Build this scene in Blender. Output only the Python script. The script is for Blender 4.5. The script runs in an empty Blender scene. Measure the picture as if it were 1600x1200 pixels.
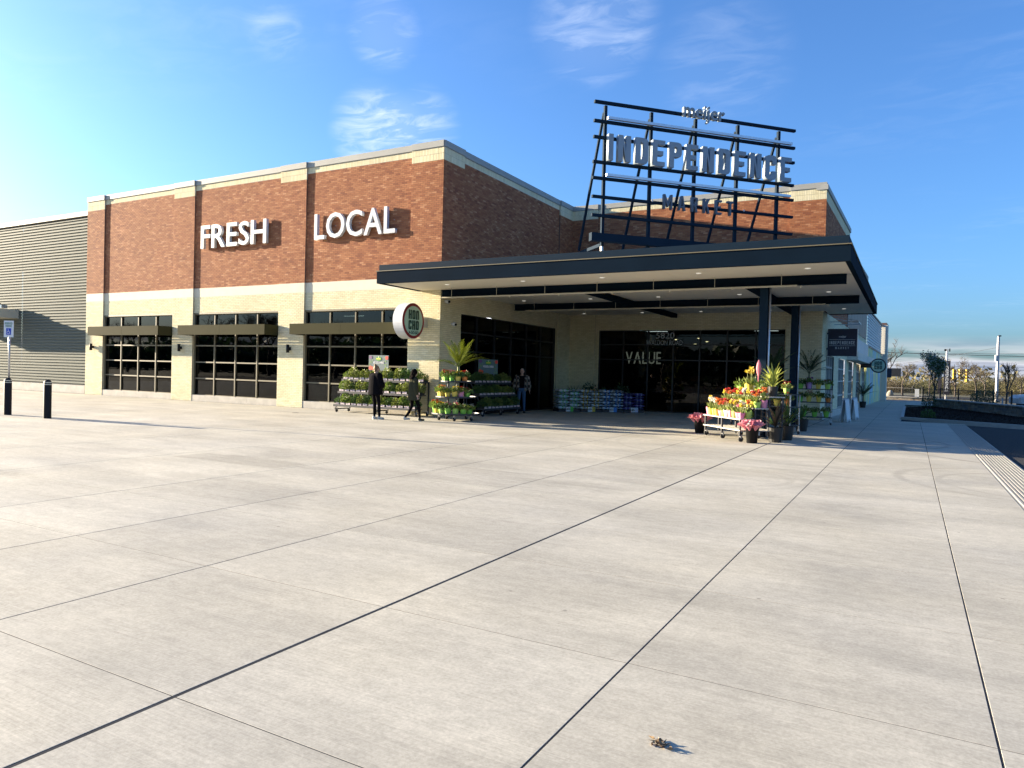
import bpy, bmesh, math, random
from mathutils import Vector, Matrix
R = math.radians
random.seed(7)
scene = bpy.context.scene
COL = scene.collection

# ------------------------------------------------------------------ camera
cam_data = bpy.data.cameras.new('camera'); cam = bpy.data.objects.new('camera', cam_data); COL.objects.link(cam)
_r = Vector((0.873441, 0.486236, 0.025976)); _d = Vector((0.030344, -0.001108, -0.999539)); _f = Vector((-0.485983, 0.873827, -0.015722))
_m = Matrix((_r, -_d, -_f)).transposed().to_4x4(); _m.translation = Vector((0, 0, 1.6))
cam.matrix_world = _m
cam_data.sensor_width = 36; cam_data.lens = 25.184; cam_data.clip_start = 0.05; cam_data.clip_end = 6000
scene.camera = cam
# ------------------------------------------------------------------ light
SUN_AZ, SUN_EL = 8.6, 10.8          # direction the light travels in plan (from +X towards +Y), height of the sun
SKY_STRENGTH, SUN_STRENGTH = 0.058, 5.0
world = bpy.data.worlds.new('World'); scene.world = world; world.use_nodes = True
def build_world():
    nt = world.node_tree; nt.nodes.clear(); N = nt.nodes.new; L = nt.links.new
    out = N('ShaderNodeOutputWorld'); bg = N('ShaderNodeBackground'); bg.inputs[1].default_value = SKY_STRENGTH
    sky = N('ShaderNodeTexSky'); sky.sky_type = 'NISHITA'; sky.sun_disc = False
    sky.sun_elevation = R(SUN_EL); sky.sun_rotation = math.atan2(-math.cos(R(SUN_AZ)), -math.sin(R(SUN_AZ)))
    sky.altitude = 200; sky.air_density = 1.0; sky.dust_density = 2.2; sky.ozone_density = 4.0
    tc = N('ShaderNodeTexCoord')
    sep = N('ShaderNodeSeparateXYZ'); L(tc.outputs['Generated'], sep.inputs[0])
    def math_(op, a, b=None, clamp=False):
        n = N('ShaderNodeMath'); n.operation = op; n.use_clamp = clamp
        for i, v in enumerate((a, b)):
            if v is None: continue
            if isinstance(v, (int, float)): n.inputs[i].default_value = v
            else: L(v, n.inputs[i])
        return n.outputs[0]
    # flat cloud layer: direction projected on a plane overhead
    zc = math_('MAXIMUM', sep.outputs[2], 0.03)
    px = math_('DIVIDE', sep.outputs[0], zc); py = math_('DIVIDE', sep.outputs[1], zc)
    comb = N('ShaderNodeCombineXYZ'); L(px, comb.inputs[0]); L(py, comb.inputs[1])
    mp = N('ShaderNodeMapping'); mp.inputs['Rotation'].default_value = (0, 0, R(35)); mp.inputs['Scale'].default_value = (1.0, 1.7, 1); L(comb.outputs[0], mp.inputs[0])
    nz = N('ShaderNodeTexNoise'); nz.inputs['Scale'].default_value = 4.4; nz.inputs['Detail'].default_value = 8; nz.inputs['Roughness'].default_value = 0.58; nz.inputs['Distortion'].default_value = .7; L(mp.outputs[0], nz.inputs['Vector'])
    nz2 = N('ShaderNodeTexNoise'); nz2.inputs['Scale'].default_value = 0.55; nz2.inputs['Detail'].default_value = 3; L(comb.outputs[0], nz2.inputs['Vector'])
    wis = N('ShaderNodeMapRange'); wis.inputs[1].default_value = 0.44; wis.inputs[2].default_value = 0.95; wis.clamp = True; L(nz.outputs[0], wis.inputs[0])
    # where the wisps gather
    tot = None
    for (b, c0, c1, a) in (((-0.582, 0.698, 0.417), 3.0, 0.5, .7), ((-0.613, 0.727, 0.308), 4.2, 0.5, 1.3), ((-0.565, 0.76, 0.32), 3.5, .5, .8),
                           ((-0.355, 0.825, 0.44), 5.0, 0.5, .55), ((-0.213, 0.897, 0.387), 5.5, 0.5, .18), ((-0.679, 0.614, 0.402), 2.6, .5, .35)):
        dn = N('ShaderNodeVectorMath'); dn.operation = 'DOT_PRODUCT'; dn.inputs[1].default_value = b; L(tc.outputs['Generated'], dn.inputs[0])
        mr = N('ShaderNodeMapRange'); mr.interpolation_type = 'SMOOTHSTEP'; mr.inputs[1].default_value = math.cos(R(c0)); mr.inputs[2].default_value = math.cos(R(c1)); mr.inputs[4].default_value = a
        L(dn.outputs['Value'], mr.inputs[0])
        tot = mr.outputs[0] if tot is None else math_('ADD', tot, mr.outputs[0])
    spread = N('ShaderNodeMapRange'); spread.inputs[1].default_value = 0.50; spread.inputs[2].default_value = 0.75; spread.inputs[4].default_value = 0.22; L(nz2.outputs[0], spread.inputs[0])
    cir = math_('MULTIPLY', wis.outputs[0], math_('ADD', tot, spread.outputs[0]))
    soft = math_('MULTIPLY', tot, 0.10)
    cir = math_('ADD', cir, soft, True)
    # banks of cloud low on the horizon, all round
    hz = N('ShaderNodeMapping'); hz.inputs['Scale'].default_value = (4.0, 4.0, 34.0); L(tc.outputs['Generated'], hz.inputs[0])
    hn = N('ShaderNodeTexNoise'); hn.inputs['Scale'].default_value = 1.2; hn.inputs['Detail'].default_value = 6; hn.inputs['Roughness'].default_value = .5; L(hz.outputs[0], hn.inputs['Vector'])
    hr = N('ShaderNodeMapRange'); hr.inputs[1].default_value = 0.44; hr.inputs[2].default_value = 0.56; L(hn.outputs[0], hr.inputs[0])
    up = N('ShaderNodeMapRange'); up.inputs[1].default_value = 0.058; up.inputs[2].default_value = 0.030; L(sep.outputs[2], up.inputs[0])
    hb = math_('MULTIPLY', hr.outputs[0], up.outputs[0], True)
    hcol = N('ShaderNodeMapRange'); hcol.inputs[1].default_value = 0.52; hcol.inputs[2].default_value = 0.66; L(hn.outputs[0], hcol.inputs[0])
    hmix = N('ShaderNodeMix'); hmix.data_type = 'RGBA'; hmix.inputs[6].default_value = (3.4, 3.4, 3.6, 1); hmix.inputs[7].default_value = (1.25, 1.5, 2.1, 1); L(hcol.outputs[0], hmix.inputs[0])
    tn = N('ShaderNodeVectorMath'); tn.operation = 'MULTIPLY'; tn.inputs[1].default_value = (.82, 1.04, 1.30); L(sky.outputs[0], tn.inputs[0])   # a clear spring blue
    m1 = N('ShaderNodeMix'); m1.data_type = 'RGBA'; m1.inputs[7].default_value = (4.2, 4.6, 5.2, 1); L(cir, m1.inputs[0]); L(tn.outputs[0], m1.inputs[6])
    m2 = N('ShaderNodeMix'); m2.data_type = 'RGBA'; L(math_('MULTIPLY', hb, 0.92), m2.inputs[0]); L(m1.outputs[2], m2.inputs[6]); L(hmix.outputs[2], m2.inputs[7])
    L(m2.outputs[2], bg.inputs[0]); L(bg.outputs[0], out.inputs[0])
build_world()
sun_data = bpy.data.lights.new('sun', 'SUN'); sun_data.energy = SUN_STRENGTH; sun_data.angle = R(0.53); sun_data.color = (1.0, 0.84, 0.62)
sun = bpy.data.objects.new('sun', sun_data); COL.objects.link(sun)
sun.rotation_euler = Vector((math.cos(R(SUN_EL)) * math.cos(R(SUN_AZ)), math.cos(R(SUN_EL)) * math.sin(R(SUN_AZ)), -math.sin(R(SUN_EL)))).to_track_quat('-Z', 'Y').to_euler()
sun.location = (-40, -10, 30)
vs = scene.view_settings; vs.view_transform = 'Standard'; vs.look = 'None'; vs.gamma = 1; vs.use_curve_mapping = False
vs.exposure = 2.3

# ------------------------------------------------------------------ helpers
MATS = {}
def pm(name, col, rough=.6, var=.12, scale=6.0, bump=0.0, metal=0.0, stretch=None, spec=.5, island=0.0, emit=0.0, objvar=0.0, bscale=None, trans=0.0):
    """a procedural material: noise-varied colour, optional relief, colour change per loose piece or per object"""
    if name in MATS: return MATS[name]
    m = bpy.data.materials.new(name); m.use_nodes = True; nt = m.node_tree; N = nt.nodes.new; L = nt.links.new
    b = nt.nodes['Principled BSDF']; b.inputs['Roughness'].default_value = rough; b.inputs['Metallic'].default_value = metal; b.inputs['Specular IOR Level'].default_value = spec
    g = N('ShaderNodeNewGeometry'); mp = N('ShaderNodeMapping'); mp.inputs['Scale'].default_value = stretch or (1, 1, 1); L(g.outputs['Position'], mp.inputs[0])
    nz = N('ShaderNodeTexNoise'); nz.inputs['Scale'].default_value = scale; nz.inputs['Detail'].default_value = 5; L(mp.outputs[0], nz.inputs['Vector'])
    mr = N('ShaderNodeMapRange'); mr.inputs[1].default_value = .25; mr.inputs[2].default_value = .75; mr.inputs[3].default_value = 1 - var; mr.inputs[4].default_value = 1 + var; L(nz.outputs[0], mr.inputs[0])
    val = mr.outputs[0]
    for amt, src in ((island, g.outputs['Random Per Island']), (objvar, None)):
        if not amt: continue
        if src is None: src = N('ShaderNodeObjectInfo').outputs['Random']
        r2 = N('ShaderNodeMapRange'); r2.inputs[3].default_value = 1 - amt; r2.inputs[4].default_value = 1 + amt; L(src, r2.inputs[0])
        mu = N('ShaderNodeMath'); mu.operation = 'MULTIPLY'; L(val, mu.inputs[0]); L(r2.outputs[0], mu.inputs[1]); val = mu.outputs[0]
    vm = N('ShaderNodeVectorMath'); vm.operation = 'SCALE'; vm.inputs[0].default_value = col[:3]; L(val, vm.inputs['Scale']); L(vm.outputs[0], b.inputs['Base Color'])
    if bump:
        bn = N('ShaderNodeBump'); bn.inputs['Strength'].default_value = bump; bn.inputs['Distance'].default_value = .01
        n2 = N('ShaderNodeTexNoise'); n2.inputs['Scale'].default_value = bscale or scale * 6; n2.inputs['Detail'].default_value = 4; L(mp.outputs[0], n2.inputs['Vector']); L(n2.outputs[0], bn.inputs['Height']); L(bn.outputs[0], b.inputs['Normal'])
    if emit:
        b.inputs['Emission Color'].default_value = (*col[:3], 1); b.inputs['Emission Strength'].default_value = emit
    if trans:   # thin leaf: some light comes through
        tr = N('ShaderNodeBsdfTranslucent'); L(vm.outputs[0], tr.inputs[0]); mx = N('ShaderNodeMixShader'); mx.inputs[0].default_value = trans
        L(b.outputs[0], mx.inputs[1]); L(tr.outputs[0], mx.inputs[2]); L(mx.outputs[0], nt.nodes['Material Output'].inputs[0])
    MATS[name] = m; return m

class MB:
    def __init__(s): s.v = []; s.f = []; s.mi = []; s.m = 0
    def face(s, pts):
        n = len(s.v); s.v += [tuple(p) for p in pts]; s.f.append(tuple(range(n, n + len(pts)))); s.mi.append(s.m)
    def hexa(s, p):                     # 8 points: bottom ring 0-3, top ring 4-7
        n = len(s.v); s.v += [tuple(q) for q in p]
        for f in ((3, 2, 1, 0), (4, 5, 6, 7), (0, 1, 5, 4), (1, 2, 6, 5), (2, 3, 7, 6), (3, 0, 4, 7)): s.f.append(tuple(n + i for i in f)); s.mi.append(s.m)
    def box(s, x0, x1, y0, y1, z0, z1):
        s.hexa(((x0, y0, z0), (x1, y0, z0), (x1, y1, z0), (x0, y1, z0), (x0, y0, z1), (x1, y0, z1), (x1, y1, z1), (x0, y1, z1)))
    def bar(s, a, b, w, h=None, up=(0, 0, 1)):
        h = h or w; a = Vector(a); b = Vector(b); d = (b - a).normalized(); u = Vector(up)
        if abs(d.dot(u)) > .98: u = Vector((1, 0, 0))
        r = d.cross(u).normalized() * (w / 2); q = r.cross(d).normalized() * (h / 2)
        s.hexa([a - r - q, a + r - q, a + r + q, a - r + q, b - r - q, b + r - q, b + r + q, b - r + q])
    def tube(s, a, b, r0, r1=None, n=8, caps=True):
        r1 = r0 if r1 is None else r1; a = Vector(a); b = Vector(b); d = (b - a).normalized()
        u = Vector((0, 0, 1)) if abs(d.z) < .95 else Vector((1, 0, 0)); r = d.cross(u).normalized(); q = r.cross(d)
        k = len(s.v)
        for c, rr in ((a, r0), (b, r1)):
            for i in range(n):
                t = 2 * math.pi * i / n; s.v.append(tuple(c + r * math.cos(t) * rr + q * math.sin(t) * rr))
        for i in range(n): s.f.append((k + (i + 1) % n, k + i, k + n + i, k + n + (i + 1) % n)); s.mi.append(s.m)
        if caps:
            s.f.append(tuple(k + i for i in range(n))); s.mi.append(s.m); s.f.append(tuple(k + n + n - 1 - i for i in range(n))); s.mi.append(s.m)
    def lathe(s, prof, n=16, c=(0, 0, 0), rfun=None, zfun=None):
        k = len(s.v)
        for j, (r, z) in enumerate(prof):
            for i in range(n):
                t = 2 * math.pi * i / n; rr = r * (rfun(t, j) if rfun else 1); zz = z + (zfun(t, j) if zfun else 0)
                s.v.append((c[0] + rr * math.cos(t), c[1] + rr * math.sin(t), c[2] + zz))
        for j in range(len(prof) - 1):
            for i in range(n): a = k + j * n + i; b = k + j * n + (i + 1) % n; s.f.append((a, b, b + n, a + n)); s.mi.append(s.m)
    def ell(s, c, rx, ry, rz, n=12, m=8):
        k = len(s.v)
        for j in range(m + 1):
            p = math.pi * j / m
            for i in range(n): t = 2 * math.pi * i / n; s.v.append((c[0] + rx * math.sin(p) * math.cos(t), c[1] + ry * math.sin(p) * math.sin(t), c[2] - rz * math.cos(p)))
        for j in range(m):
            for i in range(n): a = k + j * n + i; b = k + j * n + (i + 1) % n; s.f.append((a, b, b + n, a + n)); s.mi.append(s.m)
    def leaf(s, c, d, l, w, up=None):   # a pointed leaf: two triangles folded on the midrib
        c = Vector(c); d = Vector(d).normalized(); u = Vector(up) if up else Vector((random.uniform(-1, 1), random.uniform(-1, 1), random.uniform(-1, 1)))
        r = d.cross(u)
        if r.length < 1e-4: r = d.cross(Vector((1, 0, 0.3)))
        r = r.normalized() * (w / 2); m = c + d * (l * .45); n = len(s.v)
        s.v += [tuple(c), tuple(m + r), tuple(c + d * l), tuple(m - r)]; s.f.append((n, n + 1, n + 2, n + 3)); s.mi.append(s.m)
    def mesh(s, name, mats, smooth=False):
        me = bpy.data.meshes.new(name); me.from_pydata(s.v, [], s.f)
        for m in (mats if isinstance(mats, (list, tuple)) else [mats]): me.materials.append(m)
        if any(s.mi): me.polygons.foreach_set('material_index', s.mi)
        if smooth: me.polygons.foreach_set('use_smooth', [True] * len(me.polygons))
        me.update(); return me
    def build(s, name, mats, parent=None, smooth=False, loc=None, rz=0, **kw): return put(name, s.mesh(name, mats, smooth), parent, loc, rz, **kw)
def put(name, me, parent=None, loc=None, rz=0, label=None, cat=None, group=None, kind=None):
    o = bpy.data.objects.new(name, me); COL.objects.link(o); o.parent = parent
    if loc is not None: o.location = loc
    if rz: o.rotation_euler = (0, 0, rz)
    return tag(o, label, cat, group, kind)
def tag(o, label=None, cat=None, group=None, kind=None):
    for k, v in (('label', label), ('category', cat), ('group', group), ('kind', kind)):
        if v: o[k] = v
    return o
def thing(name, label, cat, loc=(0, 0, 0), rz=0, group=None): return put(name, None, None, loc, rz, label, cat, group)
def recolor(o, m): o.material_slots[0].link = 'OBJECT'; o.material_slots[0].material = m; return o
ORD = ['first', 'second', 'third', 'fourth', 'fifth', 'sixth', 'seventh', 'eighth', 'ninth', 'tenth', 'eleventh', 'twelfth', 'thirteenth', 'fourteenth', 'fifteenth', 'sixteenth']

def curve_mesh(name, polys, depth, mat):
    """filled 2D outlines (holes allowed) extruded by depth, standing in the XZ plane and facing -Y"""
    cu = bpy.data.curves.new(name, 'CURVE'); cu.dimensions = '2D'; cu.fill_mode = 'BOTH'; cu.extrude = depth / 2
    for p in polys:
        sp = cu.splines.new('POLY'); sp.points.add(len(p) - 1)
        for q, (x, y) in zip(sp.points, p): q.co = (x, y, 0, 1)
        sp.use_cyclic_u = True
    return _conv(name, cu, mat)
def _conv(name, cu, mat):
    o = bpy.data.objects.new('tmp', cu); COL.objects.link(o); dg = bpy.context.evaluated_depsgraph_get(); dg.update()
    me = bpy.data.meshes.new_from_object(o.evaluated_get(dg)); bpy.data.objects.remove(o); bpy.data.curves.remove(cu)
    me.name = name; me.transform(Matrix.Rotation(R(90), 4, 'X')); me.materials.clear(); me.materials.append(mat); return me
def font_mesh(name, text, depth, mat, bold=0.0):
    cu = bpy.data.curves.new(name, 'FONT'); cu.body = text; cu.size = 1; cu.extrude = depth / 2; cu.offset = bold; cu.resolution_u = 3
    return _conv(name, cu, mat)
def bbox(me):
    xs = [v.co.x for v in me.vertices]; zs = [v.co.z for v in me.vertices]; return min(xs), max(xs), min(zs), max(zs)
def fit(me, x0, x1, z0, z1):
    a, b, c, d = bbox(me); sx = (x1 - x0) / max(b - a, 1e-5); sz = (z1 - z0) / max(d - c, 1e-5)
    for v in me.vertices: v.co.x = x0 + (v.co.x - a) * sx; v.co.z = z0 + (v.co.z - c) * sz
    return me
def glyph(ch, w, s):
    c = s * .75; i = s * .35
    def loop(x0, y0, x1, y1, c): return [(x0 + c, y0), (x1 - c, y0), (x1 - c * .3, y0 + c * .3), (x1, y0 + c), (x1, y1 - c), (x1 - c * .3, y1 - c * .3), (x1 - c, y1), (x0 + c, y1), (x0 + c * .3, y1 - c * .3), (x0, y1 - c), (x0, y0 + c), (x0 + c * .3, y0 + c * .3)]
    if ch == 'I': return [[(0, 0), (s, 0), (s, 1), (0, 1)]]
    if ch == 'E': return [[(0, 0), (w, 0), (w, s), (s, s), (s, .5 - s / 2), (w * .86, .5 - s / 2), (w * .86, .5 + s / 2), (s, .5 + s / 2), (s, 1 - s), (w, 1 - s), (w, 1), (0, 1)]]
    if ch == 'N': return [[(0, 0), (s, 0), (s, .64), (w - s, 0), (w, 0), (w, 1), (w - s, 1), (w - s, .36), (s, 1), (0, 1)]]
    if ch == 'D': return [[(0, 0), (w - c, 0), (w - c * .3, c * .3), (w, c), (w, 1 - c), (w - c * .3, 1 - c * .3), (w - c, 1), (0, 1)], [(s, s), (s, 1 - s), (w - s - i, 1 - s), (w - s, 1 - s - i), (w - s, s + i), (w - s - i, s)]]
    if ch in 'PR':
        k = .42; o = [[(0, 0), (s, 0), (s, k), (w - c, k), (w - c * .3, k + c * .3), (w, k + c), (w, 1 - c), (w - c * .3, 1 - c * .3), (w - c, 1), (0, 1)], [(s, k + s), (s, 1 - s), (w - s - i, 1 - s), (w - s, 1 - s - i), (w - s, k + s + i), (w - s - i, k + s)]]
        if ch == 'R': o[0] = [(0, 0), (s, 0), (s, k), (w * .42, k), (w - s, 0), (w, 0), (w * .74, k), (w - c * .3, k + c * .3), (w, k + c), (w, 1 - c), (w - c * .3, 1 - c * .3), (w - c, 1), (0, 1)]
        return o
    if ch == 'C': return [[(c, 0), (w - c, 0), (w - c * .3, c * .3), (w, c), (w, .36), (w - s, .36), (w - s, s + i), (w - s - i, s), (s + i, s), (s, s + i), (s, 1 - s - i), (s + i, 1 - s), (w - s - i, 1 - s), (w - s, 1 - s - i), (w - s, .64), (w, .64), (w, 1 - c), (w - c * .3, 1 - c * .3), (w - c, 1), (c, 1), (c * .3, 1 - c * .3), (0, 1 - c), (0, c), (c * .3, c * .3)]]
    if ch == 'O': return [loop(0, 0, w, 1, c), list(reversed(loop(s, s, w - s, 1 - s, i)))]
    if ch == 'U': return [[(0, 0), (s, 0), (s, 1 - s - i), (s + i, 1 - s), (w - s - i, 1 - s), (w - s, 1 - s - i), (w - s, 0), (w, 0), (w, 1 - c), (w - c * .3, 1 - c * .3), (w - c, 1), (c, 1), (c * .3, 1 - c * .3), (0, 1 - c)]]   # arch-shaped n
    if ch == 'H': return [[(0, 0), (s, 0), (s, .5 - s / 2), (w - s, .5 - s / 2), (w - s, 0), (w, 0), (w, 1), (w - s, 1), (w - s, .5 + s / 2), (s, .5 + s / 2), (s, 1), (0, 1)]]
    if ch == 'T': return [[(w / 2 - s / 2, 0), (w / 2 + s / 2, 0), (w / 2 + s / 2, 1 - s), (w, 1 - s), (w, 1), (0, 1), (0, 1 - s), (w / 2 - s / 2, 1 - s)]]
    if ch == 'K': return [[(0, 0), (s, 0), (s, .36), (s * 1.5, .46), (w - s * 1.05, 0), (w, 0), (s * 2.1, .58), (w, 1), (w - s * 1.1, 1), (s, .56), (s, 1), (0, 1)]]
    if ch == 'M': return [[(0, 0), (s, 0), (s, .6), (w / 2 - s * .25, .15), (w / 2 + s * .25, .15), (w - s, .6), (w - s, 0), (w, 0), (w, 1), (w - s * .9, 1), (w / 2, .45), (s * .9, 1), (0, 1)]]
    if ch == 'A': return [[(0, 0), (s, 0), (s * 1.25, .2), (w - s * 1.25, .2), (w - s, 0), (w, 0), (w / 2 + s * .55, 1), (w / 2 - s * .55, 1)], [(s * 1.45, .2 + s * .8), (w / 2, .8), (w - s * 1.45, .2 + s * .8)]]
    return [[(0, 0), (s, 0), (s, 1), (0, 1)]]
def word(text, x0, x1, z0, z1, depth, mat, parent, gap=.22, stroke=.2, y=0.0, font=False, bold=.02, name='letter'):
    """each letter its own mesh, the word filling x0..x1, z0..z1 of the parent's XZ plane"""
    h = z1 - z0; ms = []; WD = dict(I=stroke, M=.62, A=.52, K=.46, T=.44)
    for ch in text:
        if ch == ' ': ms.append((None, .25)); continue
        if font:
            me = font_mesh(name, ch, depth, mat, bold); a, b, c, d = bbox(me); wd = (b - a) / .73
        else: wd = WD.get(ch, .45); me = curve_mesh(name, glyph(ch, wd, stroke), depth, mat)
        ms.append((me, wd))
    tw = sum(w for _, w in ms) + gap * (len(ms) - 1); k = (x1 - x0) / tw; x = x0
    for me, w in ms:
        if me is not None:
            fit(me, x, x + w * k, z0, z1); o = put(name, me, parent); o.location.y = y
        x += (w + gap) * k
def evalmesh(o):
    dg = bpy.context.evaluated_depsgraph_get(); dg.update(); return bpy.data.meshes.new_from_object(o.evaluated_get(dg))
# ------------------------------------------------------------------ materials with a build of their own
def brick_mat(name, stops, rough=.85):
    m = bpy.data.materials.new(name); m.use_nodes = True; nt = m.node_tree; N = nt.nodes.new; L = nt.links.new
    b = nt.nodes['Principled BSDF']; b.inputs['Roughness'].default_value = rough; b.inputs['Specular IOR Level'].default_value = .25
    g = N('ShaderNodeNewGeometry'); cr = N('ShaderNodeValToRGB'); cr.color_ramp.interpolation = 'LINEAR'
    while len(cr.color_ramp.elements) < len(stops): cr.color_ramp.elements.new(.5)
    for e, (p, c) in zip(cr.color_ramp.elements, stops): e.position = p; e.color = (*c, 1)
    L(g.outputs['Random Per Island'], cr.inputs[0])
    nz = N('ShaderNodeTexNoise'); nz.inputs['Scale'].default_value = 28; nz.inputs['Detail'].default_value = 4; L(g.outputs['Position'], nz.inputs['Vector'])
    big = N('ShaderNodeTexNoise'); big.inputs['Scale'].default_value = .9; big.inputs['Detail'].default_value = 3; L(g.outputs['Position'], big.inputs['Vector'])
    a = N('ShaderNodeMath'); a.operation = 'ADD'; L(nz.outputs[0], a.inputs[0]); L(big.outputs[0], a.inputs[1])
    mr = N('ShaderNodeMapRange'); mr.inputs[1].default_value = .6; mr.inputs[2].default_value = 1.4; mr.inputs[3].default_value = .87; mr.inputs[4].default_value = 1.13; L(a.outputs[0], mr.inputs[0])
    vm = N('ShaderNodeVectorMath'); vm.operation = 'SCALE'; L(cr.outputs[0], vm.inputs[0]); L(mr.outputs[0], vm.inputs['Scale']); L(vm.outputs[0], b.inputs['Base Color'])
    bn = N('ShaderNodeBump'); bn.inputs['Strength'].default_value = .2; bn.inputs['Distance'].default_value = .004; L(nz.outputs[0], bn.inputs['Height']); L(bn.outputs[0], b.inputs['Normal'])
    MATS[name] = m; return m
def concrete_mat(name, col):
    m = bpy.data.materials.new(name); m.use_nodes = True; nt = m.node_tree; N = nt.nodes.new; L = nt.links.new
    b = nt.nodes['Principled BSDF']; b.inputs['Specular IOR Level'].default_value = .3
    g = N('ShaderNodeNewGeometry'); oi = N('ShaderNodeObjectInfo')
    def noise(scale, st=(1, 1, 1), det=5, rough=.55, dist=0):
        mp = N('ShaderNodeMapping'); mp.inputs['Scale'].default_value = st; L(g.outputs['Position'], mp.inputs[0])
        n = N('ShaderNodeTexNoise'); n.inputs['Scale'].default_value = scale; n.inputs['Detail'].default_value = det; n.inputs['Roughness'].default_value = rough; n.inputs['Distortion'].default_value = dist; L(mp.outputs[0], n.inputs['Vector']); return n.outputs[0]
    def mrange(v, a, b_, c, d):
        r = N('ShaderNodeMapRange'); r.inputs[1].default_value = a; r.inputs[2].default_value = b_; r.inputs[3].default_value = c; r.inputs[4].default_value = d; L(v, r.inputs[0]); return r.outputs[0]
    def mul(a, c):
        n = N('ShaderNodeMath'); n.operation = 'MULTIPLY'; L(a, n.inputs[0]); L(c, n.inputs[1]); return n.outputs[0]
    broom = noise(1.0, (.9, 95, 1), 3, .6)          # broom strokes run along X
    patch = noise(.55, (1, 1.6, 1), 5, .6, .4); grain = noise(140, (1, 1, 1), 2); mott = noise(9, (1, 1.4, 1), 6, .65); speck = noise(48, (1, 1, 1), 3); streak = noise(.7, (.35, 5, 1), 4)
    v = mul(mrange(broom, .3, .7, .90, 1.08), mrange(patch, .3, .7, .82, 1.12))
    v = mul(v, mrange(grain, .2, .8, .91, 1.09)); v = mul(v, mrange(mott, .3, .7, .87, 1.11)); v = mul(v, mrange(speck, .3, .7, .88, 1.12)); v = mul(v, mrange(streak, .3, .7, .93, 1.06)); v = mul(v, mrange(oi.outputs['Random'], 0, 1, .94, 1.05))
    # curved tyre rubs on the drive lane: rings round turning centres, broken up by noise
    sp = N('ShaderNodeSeparateXYZ'); L(g.outputs['Position'], sp.inputs[0])
    for (cx, cy, rad, wd, amt, y0, y1) in ((2.1, 14.2, 2.25, .08, .2, 8.6, 17.0), (2.2, 14.0, 1.75, .06, .17, 9, 17), (-3.4, 17.6, 3.0, .06, .10, 10, 18.5), (3.4, 20.5, 3.6, .09, .3, 15, 24), (-1.6, 21.8, 2.5, .07, .3, 17, 24), (-2.6, 11.9, 1.0, .06, .11, 10, 14), (-2.6, 11.9, 1.25, .06, .1, 10, 14)):
        vs_ = N('ShaderNodeVectorMath'); vs_.operation = 'DISTANCE'; vs_.inputs[1].default_value = (cx, cy, 0); L(g.outputs['Position'], vs_.inputs[0])
        s1 = N('ShaderNodeMath'); s1.operation = 'SUBTRACT'; L(vs_.outputs['Value'], s1.inputs[0]); s1.inputs[1].default_value = rad
        ab = N('ShaderNodeMath'); ab.operation = 'ABSOLUTE'; L(s1.outputs[0], ab.inputs[0])
        ring = mrange(ab.outputs[0], wd * .5, wd * 1.4, 1, 0)
        yy = mul(mrange(sp.outputs[1], y0, y0 + 1.5, 0, 1), mrange(sp.outputs[1], y1 - 1.5, y1, 1, 0))
        k = mul(mul(ring, yy), mrange(patch, .35, .6, .2, 1))
        inv = N('ShaderNodeMath'); inv.operation = 'MULTIPLY_ADD'; L(k, inv.inputs[0]); inv.inputs[1].default_value = -amt; inv.inputs[2].default_value = 1; v = mul(v, inv.outputs[0])
    spots = noise(3.1, (1, 1, 1), 8, .75); v = mul(v, mrange(spots, .66, .74, 1, .80)); dots = N('ShaderNodeTexVoronoi'); dots.inputs['Scale'].default_value = 1.7; L(g.outputs['Position'], dots.inputs['Vector']); v = mul(v, mrange(dots.outputs['Distance'], .022, .034, .62, 1))   # stains and old gum
    # damp patch where the slab was washed
    def band(src, a, b_, e): return mul(mrange(src, a, a + e, 0, 1), mrange(src, b_ - e, b_, 1, 0))
    wob = N('ShaderNodeMath'); wob.operation = 'MULTIPLY_ADD'; L(patch, wob.inputs[0]); wob.inputs[1].default_value = .7; L(sp.outputs[1], wob.inputs[2])
    k = mul(band(sp.outputs[0], -11.2, -8.6, .12), band(wob.outputs[0], 8.3, 9.15, .12)); k2 = mul(band(sp.outputs[0], -12.6, -10.6, .5), band(wob.outputs[0], 5.4, 6.0, .25))
    for kk, amt in ((k, -.2), (k2, -.16)):
        inv = N('ShaderNodeMath'); inv.operation = 'MULTIPLY_ADD'; L(kk, inv.inputs[0]); inv.inputs[1].default_value = amt; inv.inputs[2].default_value = 1; v = mul(v, inv.outputs[0])
    tint = N('ShaderNodeMix'); tint.data_type = 'RGBA'; tint.inputs[6].default_value = (col[0] * 1.03, col[1], col[2] * .92, 1); tint.inputs[7].default_value = (col[0] * .97, col[1], col[2] * 1.08, 1); L(noise(.35, (1, 1, 1), 3), tint.inputs[0])
    vm = N('ShaderNodeVectorMath'); vm.operation = 'SCALE'; L(tint.outputs[2], vm.inputs[0]); L(v, vm.inputs['Scale']); L(vm.outputs[0], b.inputs['Base Color'])
    L(mrange(patch, .3, .7, .72, .92), b.inputs['Roughness'])
    hs = N('ShaderNodeMath'); hs.operation = 'MULTIPLY_ADD'; L(grain, hs.inputs[0]); hs.inputs[1].default_value = .35; L(broom, hs.inputs[2])
    bn = N('ShaderNodeBump'); bn.inputs['Strength'].default_value = .45; bn.inputs['Distance'].default_value = .003; L(hs.outputs[0], bn.inputs['Height']); L(bn.outputs[0], b.inputs['Normal'])
    MATS[name] = m; return m
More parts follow.
